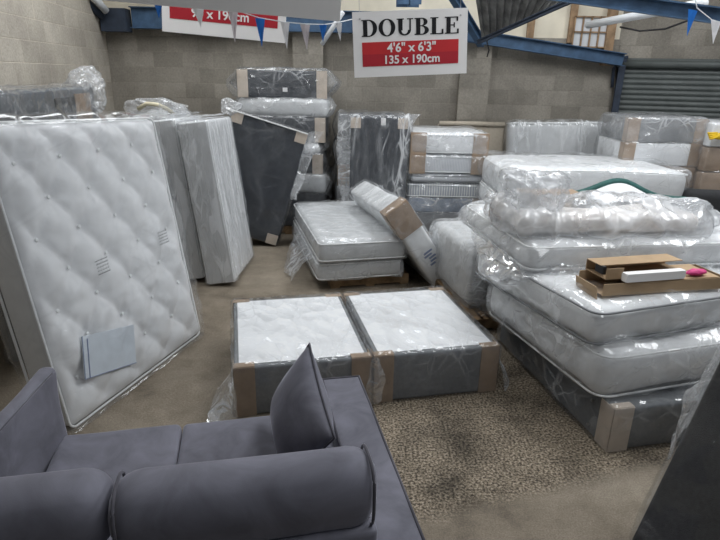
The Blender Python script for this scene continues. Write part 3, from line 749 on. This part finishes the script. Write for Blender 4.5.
# ------------------------------------------------------------------ tall stack by the back wall, left
pallet('wooden pallet beneath the tallest stack by the back wall', flat(-1.0, 7.98, 0, 0))
def stackA():
    z = .115
    spec = [  # height, body, label, poly, x0, x1, cards, ear
        (.29, 'dark', 'dark grey wrapped base at the bottom of the tallest stack, on the pallet', 'poly', -1.52, -.50, (), .0),
        (.18, 'dark', 'thin dark wrapped base second from the bottom of the tallest stack', 'poly', -1.52, -.50, (), .0),
        (.26, 'quilt_grey', 'pale grey wrapped mattress low in the tallest stack, above the dark bases', 'poly_milk', -1.58, -.47, (), .05),
        (.26, 'dark', 'dark wrapped base with cardboard end in the middle of the tallest stack', 'poly', -1.55, -.53, (1,), .06),
        (.15, 'quilt', 'thin white wrapped topper in the tallest stack, above its middle dark base', 'poly_milk', -1.58, -.55, (), .04),
        (.32, 'dark', 'dark wrapped base with long pale cardboard end, third from the top of the tallest stack', 'poly', -1.55, -.50, (1,), .0),
        (.23, 'quilt_grey', 'cloudy grey wrapped mattress second from the top of the tallest stack', 'poly_milk', -1.62, -.47, (), .07),
        (.34, 'dark', 'dark wrapped base with pointed plastic ends on top of the tallest stack', 'poly', -1.62, -.50, (1, -1), .20),
    ]
    for i, (h, body, lb, poly, x0, x1, cards, ear) in enumerate(spec):
        L = x1 - x0; mt = flat((x0 + x1) / 2, 7.93 + random.uniform(-.01, .01), z, (3.0 if i == 7 else random.uniform(-1.5, 1.5)))
        if body == 'dark':
            t = divan(lb, mt, L, .90, h - .01, body, poly, 50 + i, [(sx, -1) for sx in cards], None, ear, .02, group='beds in the tallest stack', card_mat=M['card_pale'], cardw=.13, cap=0, tag_=(i == 7))
        else:
            t = mattress(lb, mt, L, .92, h - .01, body, poly, 50 + i, .06, piping=False, ear=ear, amp=.022, group='beds in the tallest stack')
        if i in (1, 2, 4, 6, 7):
            for sd in (1, -1): wedge_end(t, L, .9, h - .02, sd, .13 if i == 7 else .09, 300 + i * 3 + sd)
        z += h
stackA()

# second stack, mostly behind the upright slate base
z = .0
for i, (h, body, poly, lb) in enumerate(((.35, 'dark', 'poly', 'dark wrapped base on the floor in the stack behind the upright slate base'),
                                         (.30, 'quilt_grey', 'poly_milk', 'grey wrapped mattress second from the floor behind the upright slate base'),
                                         (.30, 'card', 'poly', 'brown cardboard covered wrapped base between the tallest stack and upright slate base'),
                                         (.33, 'midgrey', 'poly_milk', 'grey wrapped base second from the top behind the upright slate base'),
                                         (.32, 'dark', 'poly', 'dark wrapped base on top of the stack behind the upright slate base'))):
    mt = flat(.10, 8.05, z, -2 + i)
    divan(lb, mt, .88, .80, h - .01, body, poly, 70 + i, (), None, .06 if i > 1 else 0, .025, group='beds behind the upright slate base')
    z += h

# upright slate base in streaked plastic
tu = divan('slate grey divan half standing upright in streaky plastic before the back stacks', frame((-.38, -.14, 0), (-.17, 7.22, 0), (1, .02, 0), (0.0, .06, 1)), .74, .28, 1.60, 'dark', 'poly_diag', 81, cards=(), amp=.035, f=2.4, stretch=V((1.8, 1, .6)), step=.04, name='upright_divan_half')
for sx in (-.30, .30):
    bm = bmesh.new(); box(bm, sx, -.146, 1.53, .13, .006, .13); link_mesh('cardboard_corner', bm, M['card_pale'], tu)
bm = bmesh.new(); box(bm, .05, -.146, 1.55, .06, .005, .09); link_mesh('paper_tag', bm, M['signwhite'], tu)
flap(tu, [[(.33, -.15, 1.60), (.42, -.15, 1.63), (.52, -.14, 1.66)], [(.36, -.15, 1.45), (.41, -.14, 1.50), (.46, -.12, 1.58)]], 'poly_bag', 'plastic_tail', .025, 16)
flap(tu, [[(-.35, -.15, 1.60), (-.44, -.15, 1.66), (-.52, -.14, 1.68)], [(-.37, -.15, 1.0), (-.48, -.14, 1.1), (-.54, -.12, 1.2)], [(-.37, -.15, .5), (-.45, -.14, .5), (-.50, -.12, .6)]], 'poly_bag', 'plastic_tail', .025, 26)

# ------------------------------------------------------------------ printed stack in the middle
pallet('wooden pallet beneath the stack with printed white borders', flat(1.12, 7.85, 0, 1), 1.05, .9)
z = .115
for i, (h, kind, body, lb, cards, poly) in enumerate((
        (.27, 'd', 'midgrey', 'blue-grey base at the bottom of the printed stack, straight on the pallet', (), 'poly'),
        (.20, 'd', 'blue', 'blue base with a cardboard right corner, low in the printed stack', (1,), 'poly_milk'),
        (.20, 'm', 'stripe', 'mattress with a striped grey border in the middle of the printed stack', (), 'poly'),
        (.12, 'm', 'print_', 'thin white mattress with a dark seam, third from the top of the printed stack', (), 'poly'),
        (.25, 'm', 'print_', 'white mattress with cardboard at both front corners, second from the top of the printed stack', (-1, 1), 'poly'),
        (.27, 'm', 'white', 'white mattress with cardboard corners on top of the printed stack', (-1, 1), 'poly_milk'))):
    mt = flat(1.10 + random.uniform(-.015, .015), 7.80, z, random.uniform(-1, 2))
    if kind == 'd': divan(lb, mt, .98, .92, h - .01, body, poly, 90 + i, [(s, -1) for s in cards], None, 0, .018, group='beds in the printed stack')
    else: mattress(lb, mt, .98, .95, h - .01, body, poly, 90 + i, .05, [(s, -1) for s in cards], .0, .016, group='beds in the printed stack', cardw=.20, tapemat='ink' if i == 3 else 'seam')
    z += h

# beige headboard and grey mattress against the back wall
t = thing('beige_headboard', 'plain beige headboard standing against the back wall behind the printed stack', 'headboard', flat(1.58, 8.42, 0, 0))
link_mesh('padded_panel', shift(rbox_bm(.98, .07, 1.46, .03, .2), .73), M['beige'], t, True)
bm = bmesh.new(); tube(bm, [(-.47, -.04, 1.46), (0, -.045, 1.465), (.47, -.04, 1.46)], .035, 10); link_mesh('top_roll', bm, M['beige'], t, True)
mattress('grey white mattress standing on end against the back wall, left of the shutter', frame((0, 0, 0), (2.82, 8.16, .03), (1, 0.03, .02), (0, .10, 1)), 1.42, .24, 1.50, 'quilt_grey', 'poly_diag', 101, .08, amp=.025)

# ------------------------------------------------------------------ long white pile behind the right-hand stack
zz = .0
for i, (h, lb) in enumerate(((.30, 'white wrapped mattress on the floor under the long pile in front of the grey mattress'), (.28, 'white wrapped mattress second from the floor in the long pile'),
                             (.26, 'white wrapped mattress just below the top one of the long pile'), (.36, 'thick shiny white wrapped mattress on top of the long pile, behind the teal-edged headboard'))):
    mattress(lb, flat(2.50 + .02 * i, 6.72, zz, -1.5 + i * .6), 2.0, 1.25, h - .01, 'quilt', 'poly_milk' if i < 3 else 'poly', 110 + i, .09, ear=.05, amp=.03, group='mattresses in the long pile', sag=.03 if i == 3 else 0)
    zz += h

# ------------------------------------------------------------------ stack by the shutter
specE = [(.28, 'dark', 'dark base on the floor in the stack by the roller shutter', ()), (.27, 'dark', 'dark base second from the floor in the stack by the roller shutter', ()), (.29, 'midgrey', 'grey base third from the floor in the stack by the roller shutter', ()),
         (.27, 'card', 'brown cardboard covered base third from the top of the stack by the roller shutter', ()), (.28, 'white', 'white base with cardboard bands second from the top of the stack by the roller shutter', (-1, 1)),
         (.29, 'midgrey', 'grey-white base with cardboard corners on top of the stack by the roller shutter', (-1, 1))]
zz = 0.0
for i, (h, body, lb, cards) in enumerate(specE):
    t = divan(lb, flat(3.66 + .01 * i, 7.45, zz, -1), .94, .85, h - .01, 'white' if body == 'white' else body, 'poly_milk' if i == 5 else 'poly', 120 + i, [(s, -1) for s in cards], None, 0.05 if i == 5 else .02, .016, group='beds in the stack by the roller shutter', cardw=.14)
    zz += h
zz = 0.0
for i, (h, body, lb) in enumerate(((.38, 'dark', 'dark base on the floor at the far right, by the roller shutter'), (.36, 'midgrey', 'grey base second from the floor at the far right, by the roller shutter'),
                                   (.33, 'card', 'brown wrapped box-like base at the far right, lower of the two brown ones'), (.30, 'card', 'brown wrapped base at the far right, just under the white one'),
                                   (.28, 'white', 'white wrapped base at the far right with the yellow glove on it'))):
    divan(lb, flat(4.70, 7.26, zz, -3), 1.05, .85, h - .01, body, 'poly', 130 + i, (), None, 0, .016, group='beds at the far right by the shutter')
    zz += h
t = thing('work_glove', 'yellow work glove draped over the front of the far right stack', 'glove', flat(4.28, 6.78, 1.52, 0))
bm = bmesh.new(); bmesh.ops.create_icosphere(bm, subdivisions=3, radius=1)
for v in bm.verts:
    x, y, z_ = v.co; v.co = V((x * .14, y * .035, z_ * .05 + .03 * x))
link_mesh('palm', bm, M['yellow'], t, True)
for k in range(4):
    bm = bmesh.new(); tube(bm, [(-.10, -.02 + k * .012, -.02 + k * .012), (-.17, -.025 + k * .012, -.045 + k * .02), (-.20 - .01 * k, -.02, -.05 + k * .022)], .012, 8); link_mesh('finger', bm, M['yellow'], t, True)

# dark wrapped headboard at the right edge
t = thing('dark_armchair', 'black upholstered armchair at the right edge below the shutter stacks', 'armchair', flat(3.95, 6.05, 0, -8))
link_mesh('backrest', shift(rbox_bm(.85, .2, .75, .08, .15), .62), M['charcoal'], t, True)
link_mesh('seat', shift(rbox_bm(.6, .5, .34, .06, .15), .27), M['charcoal'], t, True).location = (0, -.34, 0)
for s in (-1, 1):
    a_ = link_mesh('armrest', shift(rbox_bm(.16, .66, .52, .06, .15), .36), M['charcoal'], t, True); a_.location = (s * .39, -.28, 0)
    for k in (-1, 1):
        bm = bmesh.new(); tube(bm, [(s * .36, -.28 + k * .28, 0), (s * .36, -.28 + k * .28, .12)], .025, 8); link_mesh('leg', bm, M['black'], t)

# ------------------------------------------------------------------ centre: two single mattresses
XG = 14.5
pallet('low dark pallet beneath the two single mattresses', corner_flat(-.30, 5.42, 0, XG, .85, 1.5), .85, 1.5)
m1 = corner_flat(-.42, 5.30, .118, XG, .88, 1.85)
mattress('silvery wrapped single mattress, the lower of the two behind the divan', m1, .88, 1.85, .20, 'quilt_grey', 'poly_milk', 141, .06, amp=.025, group='two single mattresses behind the divan')
m2 = corner_flat(-.40, 5.26, .325, XG, .90, 1.88)
mattress('silvery wrapped single mattress with shiny top, the upper of the two behind the divan', m2, .90, 1.88, .215, 'quilt_grey', 'poly', 142, .06, amp=.02, group='two single mattresses behind the divan')
t = [o for o in COL.objects if o.get('label', '').startswith('silvery wrapped single mattress, the lower')][0]
flap(t, [[(-.46, -.7, .18), (-.56, -.68, .08), (-.66, -.6, -.10)], [(-.46, -.2, .18), (-.60, -.2, .06), (-.70, -.2, -.10)], [(-.46, .3, .18), (-.55, .3, .05), (-.6, .3, -.10)]], 'poly_bag', 'plastic_tail', .03, 33)

# leaning mattress with cardboard corner
ax_ = V((-.25, .963, -.045)).normalized(); up = V((-.58, -.14, .85))
H = 1.08
th_ = mattress('narrow wrapped mattress with brown cardboard corner leaning on the two single mattresses', frame((-.80, -.125, H), (.44, 5.42, .945), ax_, up), 1.6, .25, H, 'quilt', 'poly', 151, .04, (), 0, .016, False)
bm = bmesh.new()
box(bm, -.803, 0, H - .25, .006, .262, .12); box(bm, -.70, 0, H + .004, .20, .262, .006); box(bm, -.70, -.130, H - .15, .2, .006, .30); box(bm, -.70, .130, H - .15, .2, .006, .30); box(bm, -.803, 0, H - .1, .006, .262, .2)
link_mesh('cardboard_corner', bm, M['card'], th_)
bm = bmesh.new()
for k in range(5): box(bm, -.806, -.02 + .02 * math.sin(k * 2), H - .58 - k * .035, .003, .10 - .01 * k, .02)
link_mesh('blue_print', bm, M['blue_edge'], th_)

# ------------------------------------------------------------------ plastic covered items right of it
pallet('wooden pallet poking out under the cloudy wrapped mattresses', corner_flat(1.0, 4.46, 0, 12, .50, 1.1), .50, 1.1)
t = mattress('folded cloudy wrapped mattress on a pallet between the leaning mattress and big stack', corner_flat(.98, 4.66, .118, 12, .60, 1.15), .60, 1.15, .55, 'quilt_grey', 'poly_milk', 161, .08, amp=.03, piping=False, lump=.015)
bm = bmesh.new(); box(bm, .04, -.592, .27, .42, .01, .34); link_mesh('grey_end_panel', bm, M['midgrey'], t)
flap(t, [[(-.28, -.60, .35), (0, -.66, .30), (.30, -.62, .35)], [(-.32, -.68, .12), (0, -.74, .08), (.30, -.70, .12)], [(-.34, -.72, -.10), (0, -.80, -.10), (.34, -.74, -.10)]], 'poly_bag', 'plastic_tail', .04, 14)
mattress('small rolled white mattress lying behind the folded cloudy one', flat(1.36, 6.02, 0, 8), .42, .50, .74, 'quilt', 'poly_bag', 164, .12, amp=.03, piping=False)

# ------------------------------------------------------------------ right-hand stack
bs = divan('long grey wrapped divan base with cardboard corner, on the floor under the right-hand stack', corner_flat(1.50, 2.82, 0, 12, 1.7, 1.5), 1.7, 1.5, .295, 'grey', 'poly', 171, ((-1, -1),), None, 0, .016, card_mat=M['card_pale'], cardw=.13)
for y in (-.10, -.55, .35):
    for z_ in (.06, .23):
        bm = bmesh.new(); tube(bm, [(-.852, y, z_), (-.862, y, z_)], .010, 8); link_mesh('stud', bm, M['metal'], bs)
mA = mattress('deep white wrapped mattress slumping over the grey base, lowest in the right-hand stack', corner_flat(1.42, 2.88, .305, 17, 1.9, 1.35), 1.9, 1.35, .30, 'quilt', 'poly_milk', 172, .10, ear=.03, amp=.035, group='mattresses in the right-hand stack', lump=.02)
mB = mattress('white quilted wrapped mattress with grey piping carrying the open cardboard box', corner_flat(1.36, 2.94, .62, 20, 1.9, 1.35), 1.9, 1.35, .235, 'quilt', 'poly', 173, .08, amp=.020, group='mattresses in the right-hand stack', tapemat='ink')
mC = mattress('white wrapped mattress topmost in the right-hand stack, under the crumpled bundle', corner_flat(1.12, 3.56, .865, 9, 1.9, 1.3), 1.9, 1.3, .195, 'quilt', 'poly_milk', 174, .08, amp=.018, ear=.05, group='mattresses in the right-hand stack')
# plastic hanging off the left end of the top mattress
flap(mC, [[(-.93, -.62, .02), (-.60, -.67, .04), (-.2, -.67, .04)], [(-1.0, -.3, .05), (-1.0, -.70, -.04), (-.4, -.72, -.04)], [(-1.06, .2, .05), (-1.12, -.4, -.14), (-.7, -.74, -.16)]], 'poly_bag', 'plastic_tail', .03, 61)

# crumpled bundle on top
tb = thing('wrapped_bundle', 'crumpled clear plastic bundle with a peach quilt roll on top of the right-hand stack', 'bundle', flat(1.72, 4.02, 1.062, 8))
link_mesh('quilt_roll', shift(rbox_bm(1.34, .44, .12, .05, .05, soft(.04, 2.6, 5)), .08), M['peach'], tb, True)
bm = rbox_bm(1.42, .56, .17, .08, .035, wrinkle(.06, 2.6, 77, .0, .05))
for v in bm.verts: v.co.z = max(v.co.z, -.085)
link_mesh('plastic_sheet', shift(bm, .092), M['poly_fold'], tb, True)
crumple(tb, (-.47, .02, .23), (.23, .19, .18), 'poly_fold', 9, .35, 'plastic_bag')
crumple(tb, (.66, .0, .12), (.22, .16, .10), 'poly_fold', 19, .35, 'plastic_bag')
# things lying behind the bundle
t = thing('cardboard_flap', 'torn brown cardboard sheet lying on the top mattress behind the bundle', 'cardboard', flat(1.62, 4.60, 1.065, 6))
bm = bmesh.new(); box(bm, 0, 0, .06, .5, .03, .12); box(bm, 0, .12, .125, .5, .26, .006); box(bm, -.2, .24, .06, .1, .01, .12); link_mesh('cardboard_sheet', bm, M['card'], t)
t = thing('black_slat', 'flat black rail lying behind the crumpled bundle', 'rail', flat(2.02, 4.42, 1.065, -4))
bm = bmesh.new(); box(bm, 0, 0, .10, .62, .05, .035); box(bm, -.25, 0, .045, .05, .05, .09); box(bm, .25, 0, .045, .05, .05, .09); link_mesh('rail', bm, M['black'], t)
t = thing('brown_carton', 'small crumpled brown carton wrapped in plastic at the left of the bundle', 'carton', flat(1.12, 4.28, 1.062, 20))
bm = bmesh.new(); box(bm, 0, 0, .06, .16, .2, .12); bmesh.ops.bevel(bm, geom=bm.edges[:], offset=.01, segments=2); link_mesh('carton_body', bm, M['card'], t)
bm = bmesh.new(); box(bm, 0, -.002, .123, .12, .19, .004, Matrix.Rotation(.05, 4, 'Y')); link_mesh('carton_flap', bm, M['card_pale'], t)
crumple(t, (0, 0, .09), (.15, .16, .10), 'poly_bag', 29, .25, 'plastic_wrap')

# curved headboard with teal piping
def headboard():
    t = thing('curved_headboard', 'white curved headboard with teal piped top edge behind the crumpled bundle', 'headboard', flat(2.46, 5.28, 0, 5))
    W2 = .66; n = 40
    def top(x):
        u = (x + W2) / (2 * W2)
        return 1.055 + .155 * math.exp(-((u - .47) / .22) ** 2) - .04 * u
    bm = bmesh.new(); f_, b2 = [], []
    for i in range(n + 1):
        x = -W2 + 2 * W2 * i / n
        f_.append((bm.verts.new((x, -.035, .0)), bm.verts.new((x, -.045, .6)), bm.verts.new((x, -.035, top(x)))))
        b2.append((bm.verts.new((x, .035, .0)), bm.verts.new((x, .035, .6)), bm.verts.new((x, .035, top(x)))))
    for i in range(n):
        for k in range(2):
            bm.faces.new((f_[i][k], f_[i + 1][k], f_[i + 1][k + 1], f_[i][k + 1])); bm.faces.new((b2[i][k + 1], b2[i + 1][k + 1], b2[i + 1][k], b2[i][k]))
        bm.faces.new((f_[i][2], f_[i + 1][2], b2[i + 1][2], b2[i][2])); bm.faces.new((f_[i + 1][0], f_[i][0], b2[i][0], b2[i + 1][0]))
    for i in (0, n):
        bm.faces.new((f_[i][0], f_[i][1], f_[i][2], b2[i][2], b2[i][1], b2[i][0]))
    link_mesh('padded_panel', bm, M['white'], t, True)
    bm = bmesh.new(); tube(bm, [(-W2 + 2 * W2 * i / n, 0, top(-W2 + 2 * W2 * i / n) + .008) for i in range(n + 1)], .034, 8); link_mesh('teal_piping', bm, M['teal'], t, True)
headboard()

# open cardboard box with white item and pink foil
tb = thing('open_cardboard_box', 'long open brown cardboard box lying on the quilted mattress', 'box', corner_flat(1.46, 3.13, .868, 12, .88, .30))
L, Wd, Hh, t_ = .86, .26, .075, .005
bm = bmesh.new()
box(bm, 0, 0, t_ / 2, L, Wd, t_); box(bm, 0, -Wd / 2, Hh / 2, L, t_, Hh); box(bm, 0, Wd / 2, Hh / 2, L, t_, Hh); box(bm, L / 2, 0, Hh / 2, t_, Wd, Hh)
link_mesh('box_body', bm, M['card_box'], tb)
bm = bmesh.new(); box(bm, -L / 2 - .03, -.02, Hh / 2 + .035, t_, Wd * .85, .14, Matrix.Rotation(math.radians(-10), 4, 'Y')); link_mesh('end_flap', bm, M['card_box'], tb)
bm = bmesh.new(); box(bm, .12, -.0, Hh + .003, .52, Wd * .98, t_); link_mesh('top_flap', bm, M['card_box'], tb)
tc_ = thing('smaller_cardboard_box', 'shorter brown box lying across the long open one', 'box', corner_flat(1.49, 3.22, .868 + .080, 14, .62, .2))
bm = bmesh.new(); bw, bh, bl = .20, .07, .60
box(bm, 0, 0, .003, bl, bw, .005); box(bm, 0, bw / 2, bh / 2, bl, .005, bh); box(bm, 0, .03, bh, bl, bw * .7, .005); box(bm, -.24, -bw / 2, bh / 2, .12, .005, bh); link_mesh('box_body', bm, M['card_box'], tc_)
bm = bmesh.new(); box(bm, -bl / 2 + .01, -.03, bh / 2 + .012, .02, .08, .05); link_mesh('black_end_cap', bm, M['black'], tc_)
td = thing('white_rail', 'white boxed length sliding out of the shorter brown box', 'packet', corner_flat(1.60, 3.155, .868 + .083, 14, .42, .06))
bm = bmesh.new(); box(bm, 0, 0, .028, .42, .05, .052); bmesh.ops.bevel(bm, geom=bm.edges[:], offset=.006, segments=2); link_mesh('rail_body', bm, M['signwhite'], td)
te = thing('pink_packet', 'crumpled pink foil packet poking out beside the white boxed length', 'packet', flat(2.11, 3.33, .868 + .083, 14))
bm = bmesh.new(); bmesh.ops.create_icosphere(bm, subdivisions=3, radius=1)
for v in bm.verts:
    k = 1 + .3 * nz(v.co, 2.5, 4); v.co = V((v.co.x * .07 * k, v.co.y * .03 * k, v.co.z * .02 * k + .022))
link_mesh('foil', bm, M['pink'], te, True)

# ------------------------------------------------------------------ double divan in two halves
ang = 12.6
for i, (x, y, lb) in enumerate(((-.775, 3.10, 'left half of the white-topped grey double divan base in the middle of the floor'), (.115, 3.299, 'right half of the white-topped grey double divan base in the middle of the floor'))):
    t = divan(lb, corner_flat(x, y, 0, ang, .878, 1.13), .878, 1.13, .35, 'midgrey', 'poly_mid', 181 + i, ((-1, -1), (1, -1), (-1, 1), (1, 1)), 'felt', 0, .012, name='divan_half', group='two halves of the double divan', cardw=.13, cap=.06, step=.05, f=2.5)
    if i == 0:
        flap(t, [[(-.45, -.30, .20), (-.45, -.45, .22), (-.43, -.58, .24)], [(-.53, -.32, .10), (-.52, -.50, .10), (-.44, -.64, .12)], [(-.60, -.35, .012), (-.64, -.62, .012), (-.42, -.66, .02)]], 'poly_bag', 'plastic_tail', .02, 23)
    else:
        flap(t, [[(.43, -.58, .26), (.45, -.45, .26), (.45, -.2, .24)], [(.48, -.60, .12), (.54, -.48, .14), (.54, -.2, .12)], [(.50, -.60, .012), (.60, -.50, .012), (.58, -.2, .02)]], 'poly_bag', 'plastic_tail', .02, 25)
        flap(t, [[(-.46, -.58, .33), (-.44, -.60, .34), (-.42, -.58, .33)], [(-.50, -.61, .15), (-.44, -.63, .17), (-.38, -.61, .15)], [(-.48, -.60, .02), (-.44, -.62, .02), (-.40, -.60, .02)]], 'poly_bag', 'plastic_tail', .02, 28)

# ------------------------------------------------------------------ dark wrapped base at the lower right
tj = divan('charcoal upholstered base standing on end in plastic at the lower right corner', frame((-.6, -.14, 0), (1.31, 2.10, .03), (.55, -.83, 0), (.46, .30, 1)), 1.2, .28, 1.5, 'charcoal', 'poly_thin', 191, cards=(), name='standing_divan_base', amp=.012)
flap(tj, [[(-.60, -.10, 1.1), (-.61, -.1, .8), (-.61, -.1, .45)], [(-.68, .0, 1.0), (-.72, .0, .70), (-.66, -.02, .42)], [(-.66, .1, 1.0), (-.72, .1, .62), (-.68, .05, .38)]], 'poly_bag', 'plastic_tail', .03, 15)

# ------------------------------------------------------------------ grey velvet sofa
SF = Matrix.Translation((.01, 2.60, 0)) @ Matrix.Rotation(math.radians(12), 4, 'Z')
sofa = thing('corner_sofa', 'grey velvet sofa with rolled back cushions filling the lower left foreground', 'sofa', SF)
def part(name, cx, cy, cz, L, Wd, H, r, mat='sofa', amp=.006, seed=1, rot=None, par=None, fn=None, step=.04, label=None):
    bm = rbox_bm(L, Wd, H, r, step, fn or soft(amp, 4, seed))
    mm = Matrix.Translation((cx, cy, cz)) @ (rot or Matrix.Identity(4))
    bmesh.ops.transform(bm, matrix=mm, verts=bm.verts)
    return link_mesh(name, bm, M[mat], par or sofa, True)
part('base_frame', -.80, -.60, .17, 1.22, 1.0, .22, .02)
part('back_panel', -.80, -1.105, .385, 1.26, .07, .62, .02)
part('seat_cushion', -.555, -.51, .365, .70, .96, .17, .03, seed=3)
part('seat_cushion', -1.185, -.51, .365, .55, .96, .17, .03, seed=5)
arm = part('right_arm', -.10, -.58, .33, .20, 1.18, .54, .012, seed=7, amp=.002)
bm = bmesh.new()
pts = [(-.003, -1.165, .598), (-.003, .008, .598), (-.197, .008, .598), (-.197, -1.165, .598)]
out = []
for a, b_ in zip(pts, pts[1:]):
    for k in range(8): out.append(V(a).lerp(V(b_), k / 8))
out.append(V(pts[-1])); tube(bm, out, .006, 8); link_mesh('piping', bm, M['sofa_pipe'], arm, True)
part('inner_arm_panel', -.235, -.54, .30, .04, .98, .52, .015, seed=9, amp=.002)
# left arm, tapering towards the front
def armfn(p, n):
    o = p + n * .008 * nz(p, 4, 2); return o
AR = Matrix.Rotation(math.radians(-8), 4, 'Z')
la = part('left_arm', -1.545, -.495, .43, .075, 1.0, .74, .03, fn=armfn, seed=4, rot=AR)
bm = bmesh.new(); tube(bm, [V((-1.545, -.495, 0)) + AR @ V((.035, q, .788)) for q in (-.45, 0, .45)], .004, 6); link_mesh('piping', bm, M['sofa_pipe'], la, True)
def rollfn(seed, hz=.21):
    def f(p, n):
        # pinch beneath the roll where it folds over the back panel
        k = math.exp(-((p.z + .05) / .02) ** 2)
        o = p + n * (.006 * nz(p, 4, seed) + .006 * ridge(p, 3, seed)) - V((0, n.y, 0)) * .012 * k
        return o
    return f
for i, (cx, cy, cz, L, sd) in enumerate(((-.580, -1.03, .795, .84, 11), (-1.225, -1.00, .80, .46, 17))):
    c = part('back_cushion', cx, cy, cz, L, .215, .245, .095, fn=rollfn(sd), seed=sd, step=.03)
    for s in ((1, -1) if i == 0 else ()):
        bm = bmesh.new(); ring = []
        for k in range(40):
            a = 2 * PI * k / 40; ca, sa = math.cos(a), math.sin(a)
            yy = math.copysign(abs(ca) ** .75, ca) * .103; zz_ = math.copysign(abs(sa) ** .6, sa) * .118
            ring.append((cx + s * (L / 2 - .028), cy + yy, cz + zz_))
        tube(bm, ring, .006, 6, True); link_mesh('piping', bm, M['sofa_pipe'], c, True)
for x in (-1.35, -.25):
    for y in (-1.05, -.15):
        bm = bmesh.new(); tube(bm, [(x, y, 0), (x, y, .07)], .022, 10); link_mesh('leg', bm, M['metal'], sofa, True)

# scatter cushion
def pillow():
    t = thing('scatter_cushion', 'grey velvet scatter cushion with pointed corners against the right sofa arm', 'cushion')
    n = 26; w = .25; h = .215; T = .11
    mt = Matrix.Translation((-.35, -.36, .635)) @ Matrix.Rotation(math.radians(15), 4, 'Z') @ Matrix.Rotation(math.radians(20), 4, 'Y') @ Matrix.Rotation(math.radians(25), 4, 'X')
    t.matrix_world = SF @ mt
    bm = bmesh.new(); g = {}
    for s in (1, -1):
        for i in range(n + 1):
            for j in range(n + 1):
                u = 2 * i / n - 1; v = 2 * j / n - 1
                if (i in (0, n) or j in (0, n)) and s == -1: g[(s, i, j)] = g[(1, i, j)]; continue
                pin = 1 - .07 * (1 - v * v) if abs(u) >= 0 else 1; pin2 = 1 - .07 * (1 - u * u)
                y = w * u * pin; z = h * v * pin2
                th = T * ((1 - u ** 2) ** .55) * ((1 - v ** 2) ** .55)
                p = V((s * th, y, z)); p.x += s * .004 * nz(p, 9, 3 + s)
                g[(s, i, j)] = bm.verts.new(p)
    for s in (1, -1):
        for i in range(n):
            for j in range(n):
                f = [g[(s, i, j)], g[(s, i + 1, j)], g[(s, i + 1, j + 1)], g[(s, i, j + 1)]]
                bm.faces.new(f if s > 0 else f[::-1])
    link_mesh('cushion_body', bm, M['sofa'], t, True)
    ring = []
    for k in range(4):
        for i in range(n):
            u = 2 * i / n - 1
            q = [(u, -1), (1, u), (-u, 1), (-1, -u)][k]
            ring.append((0, w * q[0] * (1 - .07 * (1 - q[1] ** 2)), h * q[1] * (1 - .07 * (1 - q[0] ** 2))))
    bm = bmesh.new(); tube(bm, ring, .0055, 6, True); link_mesh('piping', bm, M['sofa_pipe'], t, True)
pillow()
bpy.context.view_layer.update()
